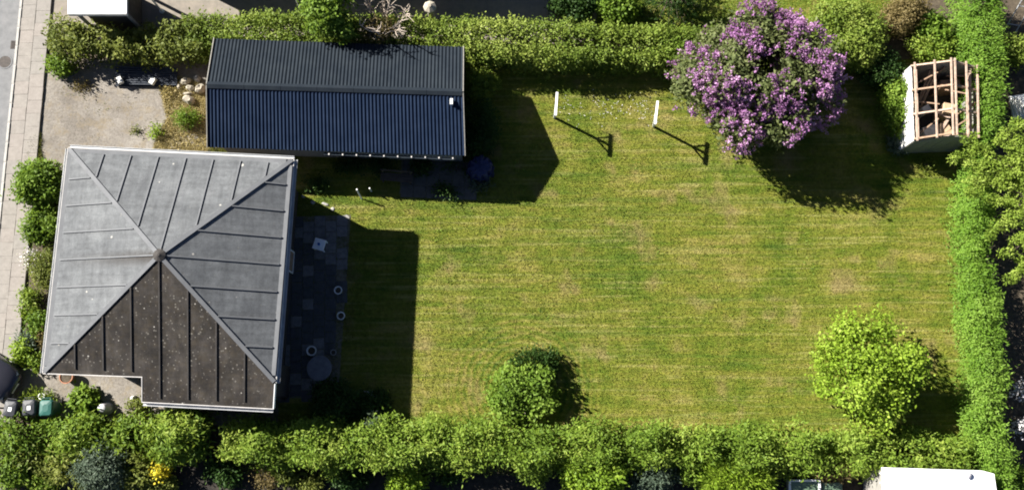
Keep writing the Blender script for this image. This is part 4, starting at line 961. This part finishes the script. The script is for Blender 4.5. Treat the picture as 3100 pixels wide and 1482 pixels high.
def rock(name, label, u, v, sx, sy, sz, rz, mt, seed, cat='stone', group=None):
    rr = random.Random(seed); p = P(u, v, sz*.5); g = Geo(); n = 9; rows = [(0, .85), (.35, 1.0), (.75, .85), (1.0, .5)]
    vs = []; fs = []
    jit = [rr.uniform(.8, 1.15) for _ in range(n)]
    for zf, rf in rows:
        for k in range(n):
            a = 6.283*k/n; x = math.cos(a)*sx/2*rf*jit[k]*rr.uniform(.92, 1.08); y = math.sin(a)*sy/2*rf*jit[k]*rr.uniform(.92, 1.08)
            vs.append((p.x+x*math.cos(rz)-y*math.sin(rz), p.y+x*math.sin(rz)+y*math.cos(rz), sz*zf*rr.uniform(.93, 1.05)))
    for i in range(3):
        for k in range(n): fs.append((i*n+k, i*n+(k+1) % n, (i+1)*n+(k+1) % n, (i+1)*n+k))
    fs += [tuple(range(n))[::-1], tuple(range(3*n, 4*n))]
    g.add(vs, fs); return tag(place(name, g.mesh(name), mt), label, cat, group)
gp = 'pile of pale stones by the garage'
rock('stone', 'mossy-green tinted pale stone touching the dark sheets', 466, 204, .6, .36, .3, .1, 'stone_pale', 1, group=gp)
rock('stone', 'narrow pale stone at the lower end of the dark sheets', 450, 218, .2, .3, .2, .3, 'stone_pale', 2, group=gp)
rock('stone', 'flat pale stone in the middle of the pile by the garage', 478, 221, .5, .3, .25, -.1, 'stone_pale', 3, group=gp)
rock('stone', 'long narrow pale stone between two larger ones of the pile', 472, 235, .55, .16, .22, .05, 'stone_pale', 4, group=gp)
rock('stone', 'large pale block in front of the stone pile, casting a dark shadow', 474, 251, .6, .42, .4, -.2, 'stone_pale', 5, group=gp)
rock('stone', 'large whitish stone against the garage gable', 503, 223, .6, .48, .4, .5, 'stone_pale', 6, group=gp)
rock('stone', 'small grey stone against the hedge behind the stone pile', 496, 197, .35, .4, .3, .2, 'stone_grey', 7, group=gp)
rock('stone', 'small white stone at the broken edge of the path by the porch', 334, 1000, .28, .22, .2, .4, 'dirty_white', 8)
rock('stone', 'round white stone among the plants near the bins', 247, 1046, .2, .2, .25, .4, 'dirty_white', 9)
ge = 'stone edging between terrace and lawn'
for i in range(5):
    f = .08+(i+.4*math.sin(i*3.3))/4.6; u, v = 752+f*122, 489+f*52+(5*math.sin(i*2.1))
    rock('edging_stone', 'grey edging stone in the sunlit row between terrace and lawn', u, v, .2+.09*(i % 3), .15+.05*(i % 2), .06, -.45+.2*math.sin(i), 'stone_grey', 30+i, 'stone', ge)

# wheelie bins
def bin_(name, label, u, v, rz, mt, card=True):
    root = thing(name, label, 'bin', P(u, v), rz, 'wheelie bins by the path')
    g = Geo()
    lv = [(.20, .24, .06), (.25, .30, .55), (.27, .33, .96)]
    vs = []; fs = []
    for hx, hy, z in lv:
        k = .05
        vs += [(-hx+k, -hy, z), (hx-k, -hy, z), (hx, -hy+k, z), (hx, hy-k, z), (hx-k, hy, z), (-hx+k, hy, z), (-hx, hy-k, z), (-hx, -hy+k, z)]
    for r_ in (0, 8):
        for i in range(8): fs.append((r_+i, r_+(i+1) % 8, r_+8+(i+1) % 8, r_+8+i))
    fs += [tuple(range(8))[::-1], tuple(range(16, 24))]
    part('body', g.add(vs, fs), mt, root, local=True)
    g = Geo(); vs = []; fs = []
    for hx, hy, z in ((.29, .355, .955), (.29, .355, .99), (.25, .31, 1.05), (.12, .16, 1.075)):
        k = .07
        vs += [(-hx+k, -hy, z), (hx-k, -hy, z), (hx, -hy+k, z), (hx, hy-k, z), (hx-k, hy, z), (-hx+k, hy, z), (-hx, hy-k, z), (-hx, -hy+k, z)]
    for r_ in (0, 8, 16):
        for i in range(8): fs.append((r_+i, r_+(i+1) % 8, r_+8+(i+1) % 8, r_+8+i))
    fs += [tuple(range(8))[::-1], tuple(range(24, 32))]
    lid = part('lid', g.add(vs, fs), mt, root, local=True)
    part('handle', Geo().tube([(-.22, .35, .98), (-.2, .43, 1.0), (.2, .43, 1.0), (.22, .35, .98)], .018, 6), mt, root, local=True)
    for s_ in (-1, 1): part('wheel', Geo().tube([(s_*.2, .27, .1), (s_*.255, .27, .1)], .1, 14), 'rubber', root, local=True)
    if card: part('sticker', Geo().box((.03, -.02, 1.078), .15, .17, .006), 'white_paint', lid, local=True)
    return root
b1 = bin_('wheelie_bin', 'black wheelie bin with a white sticker next to the green bin', 102, 1020, R(4), 'bin_black')
b1.location = P(103, 1024)
b2 = xcopy(b1, P(57, 1027), R(-6), 'black wheelie bin with a white sticker next to the grey post box')
b3 = bin_('wheelie_bin', 'dark green wheelie bin beside the broad-leaved plant', 145, 1024, R(2), 'bin_green', False); b3.location = P(145, 1025)
for u, v, lb_ in ((108, 995, 'small white plastic pot behind the black bins'),):
    p = P(u, v, .2); tag(place('plastic_pot', Geo().lathe((p.x, p.y, 0), [(.1, 0), (.14, .3), (.15, .31), (.15, .34), (.12, .34), (.11, .25)], 14).mesh('plastic_pot'), 'white_paint'), lb_, 'pot')
pb = P(13, 1025); root = thing('post_box', 'light grey post box on a short post by the hedge and bins', 'post box', pb)
part('post', Geo().box((0, 0, .5), .07, .07, 1.0), 'iron', root, local=True)
part('box', Geo().box((0, 0, 1.12), .24, .38, .3, 0, .04), 'zinc', root, local=True); part('flap', Geo().box((.125, 0, 1.15), .012, .26, .06), 'iron', root, local=True)
tb = P(269, 1026); root = thing('upturned_tub', 'grey upturned tub on the path by the plants', 'tub', tb)
part('body', Geo().lathe((0, 0, 0), [(.27, .0), (.26, .1), (.2, .52), (.17, .56), (.05, .57)], 18), 'grey_plastic', root, smooth=True, local=True)
part('rim', Geo().lathe((0, 0, 0), [(.26, .0), (.3, .0), (.3, .05), (.265, .05)], 18), 'grey_plastic', root, local=True)
pp = P(172, 944, .2); root = thing('plant_pot', 'brown pot standing under the house eave by the path', 'pot', (pp.x, pp.y-.05, 0))
part('pot', Geo().lathe((0, 0, 0), [(.2, 0), (.28, .35), (.31, .36), (.31, .42), (.27, .42), (.26, .36)], 18), 'terracotta', root, local=True)
part('soil', Geo().lathe((0, 0, 0), [(.255, .35), (.25, .38), (.1, .4)], 16), 'soil', root, local=True)

# terrace things, in the shade of the house
def pot(name, label, u, v, r, h, mt='dirty_white', group='pots on the terrace'):
    p = P(u, v, h); root = thing(name, label, 'pot', (p.x, p.y, .0), group=group)
    part('pot', Geo().lathe((0, 0, 0), [(r*.65, .03), (r*.92, h*.85), (r, h*.86), (r, h), (r*.74, h), (r*.72, h*.8)], 22), mt, root, local=True)
    part('soil', Geo().lathe((0, 0, 0), [(r*.72, h*.78), (r*.7, h*.82), (r*.3, h*.85)], 18), 'soil', root, local=True)
    return root
pot('plant_pot', 'pale-rimmed round pot on the terrace edge nearer the white stool', 850, 729, .19, .3)
pot('plant_pot', 'pale-rimmed round pot on the terrace edge in the middle of the shade', 857, 793, .19, .3)
pot('plant_pot', 'largest pale-rimmed round pot on the terrace before the round table', 783, 881, .23, .36)
pot('plant_pot', 'smallest dull-rimmed pot beside the largest one before the round table', 838, 885, .14, .22, 'stone_grey')
wp = P(803, 614, .45); root = thing('stool', 'white square stool with a blue cup on the terrace', 'stool', (wp.x, wp.y, .04), R(-16))
part('seat', Geo().box((0, 0, .42), .54, .52, .05, 0, .015), 'white_sheet', root, local=True)
for x, y in ((-1, -1), (1, -1), (1, 1), (-1, 1)): part('leg', Geo().box((x*.23, y*.22, .2), .05, .05, .4), 'white_sheet', root, local=True)
cp = P(803, 614, .5); tag(place('cup', Geo().lathe((cp.x-.01, cp.y, .485), [(.05, 0), (.065, .12), (.055, .12), (.045, .03)], 14).mesh('cup'), 'blue_plastic'), 'small blue cup standing on the white stool', 'cup')
rp_ = P(803, 925, .72); root = thing('round_table', 'round grey garden table half under the dark shrub', 'table', (rp_.x, rp_.y, .04))
part('table_top', Geo().lathe((0, 0, .68), [(.54, 0), (.56, .015), (.56, .035), (.53, .045)], 32), 'table_grey', root, local=True)
for k in range(3):
    a = k*2.09; part('leg', Geo().tube([(math.cos(a)*.08, math.sin(a)*.08, .69), (math.cos(a)*.12, math.sin(a)*.12, .3), (math.cos(a)*.4, math.sin(a)*.4, 0)], .022, 7), 'iron', root, local=True)
wc = P(928, 988, .3); root = thing('watering_can', 'small white watering can in the house shade', 'watering can', (wc.x, wc.y, 0))
part('body', Geo().lathe((0, 0, 0), [(.13, 0), (.14, .02), (.13, .26), (.06, .3)], 16), 'white_paint', root, local=True)
part('spout', Geo().tube([(.1, -.04, .08), (.25, -.12, .22), (.36, -.18, .33)], [.035, .025, .02], 8), 'white_paint', root, local=True)
part('handle', Geo().tube([(-.12, .05, .1), (-.24, .1, .2), (-.2, .09, .33), (0, 0, .32)], .015, 7), 'white_paint', root, local=True)
# along the garage
bx = P(997, 446, .45); root = thing('garden_bench', 'dark wooden garden bench in the garage shade', 'bench', (bx.x, bx.y, .0), R(-5))
for k in range(3): part('seat_slat', Geo().box((0, -.13+k*.13, .44), 1.5, .11, .03), 'bench_wood', root, local=True)
for k in range(2): part('back_slat', Geo().box((0, .24, .62+k*.16), 1.5, .03, .1), 'bench_wood', root, local=True)
for x in (-.65, .65):
    part('leg', Geo().box((x, -.15, .21), .06, .06, .42), 'bench_wood', root, local=True); part('leg', Geo().box((x, .2, .42), .06, .05, .84), 'bench_wood', root, local=True)
for u, v, h, ln, lb_ in ((897, 476, .85, .06, 'white garden stake leaning at the garage shadow edge'), (929, 473, .6, 0, 'short white garden stake beside the leaning one')):
    p = P(u, v, h); tag(place('garden_stake', Geo().tube([(p.x+ln*1.5, p.y-ln*4, 0), (p.x, p.y, h)], .035, 8).mesh('garden_stake'), 'white_paint'), lb_, 'stake', 'white stakes by the garage')
bb = P(1208, 420, .7); root = thing('covered_barrel', 'round barrel under a crumpled dark blue cover by the garage corner', 'barrel', (bb.x, bb.y, 0))
g = Geo(); vs = []; fs = []; n = 28; rr = random.Random(4)
prof = [(.62, .0), (.6, .25), (.54, .6), (.52, .82), (.46, .9), (.28, .96), (.06, 1.0)]
fold = [1+.12*math.sin(k*2.2)+rr.uniform(-.04, .04) for k in range(n)]
for i, (r_, z) in enumerate(prof):
    for k in range(n):
        a = 6.283*k/n; q = r_*(1+(fold[k]-1)*(1.2 if i < 4 else .7)); vs.append((q*math.cos(a), q*math.sin(a), z+rr.uniform(-.015, .02)*(i > 0)))
for i in range(len(prof)-1):
    for k in range(n): fs.append((i*n+k, i*n+(k+1) % n, (i+1)*n+(k+1) % n, (i+1)*n+k))
fs.append(tuple((len(prof)-1)*n+k for k in range(n))); part('cover', g.add(vs, fs), 'tarp', root, local=True)
part('cord', Geo().lathe((0, 0, .55), [(.58, 0), (.6, .01), (.6, .03), (.58, .04)], 28), 'tarp', root, local=True)

# street: drain grate and manhole cover in the road
gr = P(38, 113); root = thing('drain_grate', 'rusty square drain grate in the road by the kerb', 'drain grate', (gr.x, gr.y, .008))
part('frame', Geo().box((0, 0, .006), .42, .42, .012), 'iron', root, local=True)
for k in range(6): part('bar', Geo().box((-.15+k*.06, 0, .015), .03, .36, .012), 'iron', root, local=True)
mh = P(13, 156); root = thing('manhole_cover', 'round manhole cover in the road near the drain grate', 'manhole cover', (mh.x, mh.y, .008))
part('ring', Geo().lathe((0, 0, 0), [(.36, 0), (.36, .012), (.3, .012), (.3, .004)], 28), 'asphalt', root, local=True)
part('lid', Geo().lathe((0, 0, 0), [(.295, .0), (.295, .009), (.1, .01)], 28), 'iron', root, local=True)

# dark car nosing into view by the pavement
CAR_L, CAR_W = 4.3, 1.82
def loft(secs, closed=True):
    g = Geo(); m_ = len(secs[0])
    for s_ in secs: g.v += [Vector(p) for p in s_]
    for i in range(len(secs)-1):
        for k in range(m_): g.f.append((i*m_+k, i*m_+(k+1) % m_, (i+1)*m_+(k+1) % m_, (i+1)*m_+k))
    g.f += [tuple(range(m_))[::-1], tuple((len(secs)-1)*m_+k for k in range(m_))]; return g
def sec(x, hw, zb, zm, zt, hwt):     # body cross-section with rounded shoulder
    right = [(hw*.9, zb), (hw, zb+.12), (hw, zm), (hw*.97, zm+(zt-zm)*.5), (hwt, zt)]
    return [(x, y, z) for y, z in right]+[(x, 0, zt+.02)]+[(x, -y, z) for y, z in right[::-1]]
body = [sec(-2.12, .62, .35, .55, .7, .5), sec(-2.05, .78, .25, .62, .92, .66), sec(-1.6, .89, .2, .68, .98, .8), sec(-.6, .91, .18, .7, .96, .84), sec(.5, .91, .18, .7, .96, .84), sec(1.0, .9, .18, .68, .94, .8), sec(1.5, .88, .2, .64, .86, .74), sec(1.85, .8, .24, .56, .76, .62), sec(2.05, .66, .28, .48, .66, .5), sec(2.14, .5, .32, .44, .58, .38)]
def csec(x, hw, z0, zt, hwt): return [(x, hw, z0), (x, hwt, zt), (x, hwt*.5, zt+.04), (x, -hwt*.5, zt+.04), (x, -hwt, zt), (x, -hw, z0)]
cabin = [csec(-2.0, .74, .9, .95, .66), csec(-1.65, .8, .92, 1.32, .6), csec(-1.1, .82, .94, 1.44, .62), csec(-.1, .82, .94, 1.46, .62), csec(.35, .82, .94, 1.36, .6), csec(1.05, .78, .92, .955, .7)]
carp = P(-46, 920, 0)
CAR_RZ = R(-28)
car = thing('parked_car', 'dark grey car with its nose beside the pavement bed', 'car', carp, CAR_RZ)
bo = part('body', loft(body), 'car_paint', car, smooth=True, local=True)
ca = part('cabin', loft(cabin), 'car_glass', car, smooth=True, local=True)
rf = Geo()
part('roof_panel', loft([[(x, y, z+.012) for x, y, z in csec(xx, .6, zz-.02, zz, .57)] for xx, zz in ((-1.5, 1.37), (-1.1, 1.445), (-.1, 1.465), (.25, 1.4))]), 'car_paint', car, smooth=True, local=True)
for s_ in (-1, 1):
    part('pillar', Geo().bar((1.0, s_*.75, .95), (.3, s_*.61, 1.39), .06, .04), 'car_paint', car, local=True)
    part('headlight', Geo().box((1.93, s_*.58, .64), .22, .26, .1, -s_*.45, .03), 'window_glass', car, local=True)
    mr = part('mirror', Geo().box((.72, s_*1.0, 1.0), .14, .2, .13, s_*.1, .04), 'car_paint', car, local=True)
    for x in (-1.35, 1.32):
        wh = part('wheel', Geo().tube([(x, s_*.7, .31), (x, s_*.9, .31)], .31, 22), 'rubber', car, local=True)
        part('rim', Geo().tube([(x, s_*.895, .31), (x, s_*.912, .31)], .19, 14), 'zinc', wh, local=True)
part('number_plate', Geo().box((2.13, 0, .45), .03, .5, .11), 'white_paint', car, local=True)

# ================================================================== the neighbours
# white-roofed carport behind the bushy hedge
cz = 2.7; k0, k1, k2, k3 = P(208, 35, cz) if False else P(170, 33, cz), P(318, 33, cz), P(318, -90, cz), P(172, -90, cz)
root = thing('carport', 'small building with a flat bright white roof behind the bushy hedge', 'carport', Vector(((k0.x+k2.x)/2, (k0.y+k2.y)/2, 0)))
part('roof', Geo().solid([k0, k1, k2, k3], .14), 'white_sheet', root)
part('roof_edge', Geo().bar(k0+Vector((0, -.03, -.1)), k1+Vector((0, -.03, -.1)), .05, .2), 'dirty_white', root)
for p in (k0, k1, k2, k3):
    c_ = p.lerp((k0+k2)/2, .16); part('post', Geo().box((c_.x, c_.y, (cz-.13)/2), .12, .12, cz-.13), 'grey_wood', root)
q = [p.lerp((k0+k2)/2, .3) for p in (k0, k1, k2, k3)]
part('wall', Geo().slab([(q[0].x, q[0].y, 0), (q[1].x, q[1].y, 0), (q[1].x, q[1].y+.1, 0), (q[0].x, q[0].y+.1, 0)], 0, cz-.15), 'room_dark', root)
part('wall', Geo().slab([(q[1].x-.1, q[1].y+.1, 0), (q[1].x, q[1].y+.1, 0), (q[2].x, q[2].y, 0), (q[2].x-.1, q[2].y, 0)], 0, cz-.15), 'room_dark', root)
# the neighbouring house north of the frame whose shade lies on the yard
pe = P(1512, 30); ys = P(1000, 62).y
NZ = 3.0; sh = NZ/math.tan(SUN_EL); ex = pe.x-sh*sd.x; ey = ys-sh*sd.y
pd = P(548, 0); wx = pd.x-(ey+.4-pd.y)/(-sd.y)*sd.x
nb = thing('neighbouring_house', 'hip-roofed house on the next plot beyond the gravel yard', 'house', ((wx+ex)/2, ey+4.5, 0))
A_, B_, C_, D_ = Vector((wx-.4, ey, NZ)), Vector((ex, ey, NZ)), Vector((ex, ey+9, NZ)), Vector((wx-.4, ey+9, NZ)); R1, R2 = Vector((wx+4, ey+4.5, NZ+1.6)), Vector((ex-4, ey+4.5, NZ+1.6))
for pts in ([A_, B_, R2, R1], [B_, C_, R2], [C_, D_, R1, R2], [D_, A_, R1]): part('roof_slope', Geo().solid(pts, .15), 'felt', nb)
for x0, x1, y0_, y1_ in ((wx, ex-.4, ey+.4, ey+.65), (wx, ex-.4, ey+8.35, ey+8.6), (wx, wx+.25, ey+.65, ey+8.35), (ex-.65, ex-.4, ey+.65, ey+8.35)):
    part('wall', Geo().slab([(x0, y0_, 0), (x1, y0_, 0), (x1, y1_, 0), (x0, y1_, 0)], 0, NZ-.1), 'brick', nb)
for k in range(4):
    x = wx+2+k*(ex-wx-4)/3; o = part('window', Geo().slab([(x-.6, ey+.37, 0), (x+.6, ey+.37, 0), (x+.6, ey+.396, 0), (x-.6, ey+.396, 0)], 1.0, 2.3), 'window_glass', nb)
    part('sill', Geo().slab([(x-.65, ey+.3, 0), (x+.65, ey+.3, 0), (x+.65, ey+.396, 0), (x-.65, ey+.396, 0)], .93, .98), 'white_paint', o)
# white post, pale pillar and garden odds and ends on that yard
p = P(408, 29); root = thing('white_post', 'slim white post standing on the shaded yard beside the white roof', 'post', p)
part('pole', Geo().tube([(0, 0, 0), (0, 0, 2.1)], .045, 10), 'white_paint', root, local=True); part('base', Geo().lathe((0, 0, 0), [(.13, 0), (.12, .06), (.06, .09)], 14), 'white_paint', root, local=True)
part('cap', Geo().lathe((0, 0, 2.08), [(.07, 0), (.07, .04), (.02, .08)], 12), 'white_paint', root, local=True)
p = P(764, 36); root = thing('white_post', 'slim white post next to the green tree behind the garage', 'post', p)
part('pole', Geo().tube([(0, 0, 0), (0, 0, 2.2)], .045, 10), 'white_paint', root, local=True); part('base', Geo().lathe((0, 0, 0), [(.1, 0), (.09, .05), (.05, .08)], 12), 'white_paint', root, local=True)
p = P(1080, 14, 1.9); root = thing('stone_pillar', 'pale stone pillar with a broad cap behind the clipped hedge', 'pillar', (p.x, p.y, 0))
part('shaft', Geo().lathe((0, 0, 0), [(.22, 0), (.2, .1), (.17, .2), (.16, 1.5), (.2, 1.62)], 8), 'stone_pale', root, local=True)
part('cap', Geo().lathe((0, 0, 1.6), [(.2, 0), (.31, .08), (.31, .17), (.08, .33)], 8), 'stone_pale', root, local=True)
# white-roofed shed in the south-east
wz = 2.3; r0, r1, r2, r3 = P(2219, 1174, wz), P(2470, 1182, wz), P(2520, 1330, wz), P(2222, 1330, wz)
root = thing('white_roofed_shed', 'shed with a flat bright white roof behind the loose hedge corner', 'shed', Vector(((r0.x+r2.x)/2, (r0.y+r2.y)/2, 0)))
r1b = P(2500, 1190, wz)
part('roof', Geo().solid([r3, r2, r1b, r1, r0][::1], .12), 'white_sheet', root)
iw = [p.lerp((r0+r2)/2, .06) for p in (r0, r1b, r2, r3)]
for a, b in ((iw[0], iw[1]), (iw[1], iw[2]), (iw[2], iw[3]), (iw[3], iw[0])):
    d = (b-a); d.z = 0; d.normalize(); n = Vector((-d.y, d.x, 0))*.06
    A, B = Vector((a.x, a.y, 0))+d*.07, Vector((b.x, b.y, 0))-d*.07
    part('wall', Geo().slab([A, B, B+n, A+n], 0, wz-.11), 'grey_wood', root)
vp = P(2433, 1193, wz); part('roof_vent', Geo().lathe(vp, [(.1, 0), (.1, .08), (.14, .1), (.05, .15)], 12), 'grey_plastic', root)
g = Geo(); 
for k in range(6):
    q_ = r0.lerp(r3, .1+k*.15); g = Geo().box((q_.x-.05, q_.y, wz-.06), .06, .05, .1); part('edge_clip', g, 'dirty_white', root)
# cold frame: white frame with a glass lid, and a plain box beside it
f0, f1, f2, f3 = P(1986, 1209, .5), P(2060, 1205, .5), P(2062, 1262, .35), P(1986, 1264, .35)
f0.y = f1.y = (f0.y+f1.y)/2
root = thing('cold_frame', 'white-framed glass cold frame in the shade of the loose hedge', 'cold frame', Vector((f0.x, f3.y, 0)))
for a, b in ((f0, f1), (f1, f2), (f2, f3), (f3, f0)):
    part('frame_bar', Geo().bar(a, b, .09, .07), 'white_sheet', root)
    part('side', Geo().add([Vector((a.x, a.y, 0)), Vector((b.x, b.y, 0)), b-up*.04, a-up*.04], [(0, 1, 2, 3)]), 'grey_wood', root)
part('pane', Geo().solid([f3-up*.02, f2-up*.02, f1-up*.02, f0-up*.02], .012), 'frame_glass', root)
h0, h1, h2, h3 = P(2068, 1212, .35), P(2118, 1212, .35), P(2118, 1262, .3), P(2068, 1262, .3)
root = thing('glass_box', 'dull glass-topped box next to the white cold frame', 'cold frame', Vector((h0.x, h3.y, 0)))
part('pane', Geo().solid([h3, h2, h1, h0], .02), 'frame_glass', root)
part('box', Geo().slab([(h3.x+.02, h3.y+.02), (h2.x-.02, h2.y+.02), (h1.x-.02, h1.y-.02), (h0.x+.02, h0.y-.02)], 0, .27), 'grey_wood', root)
# stacked white boards and metal frames at the east neighbour
bp = P(2580, 262, .5)
root = thing('board_stack', 'stack of white boards beyond the hedge at the stripped shed', 'boards', (bp.x, bp.y, 0))
for k in range(5): part('board', Geo().box((.02*k, .05*(k % 2), .1+k*.13), 1.0-.08*k, 1.15-.1*k, .1, R(4+5*k), .01), 'white_sheet' if k % 2 else 'dirty_white', root, local=True)
fp = P(2556, 45, .6); root = thing('metal_frame', 'grey tubular metal frame leaning in the dark corner past the hedge', 'frame', (fp.x, fp.y, 0), R(-12))
for x in (-.25, .3): part('upright', Geo().tube([(x, -.5, 0), (x+.08, .6, 1.3)], .03, 8), 'zinc', root, local=True)
for t in (.25, .8): part('rail', Geo().tube([(-.25+.08*t, -.5+1.1*t, 1.3*t), (.3+.08*t, -.5+1.1*t, 1.3*t)], .025, 8), 'zinc', root, local=True)
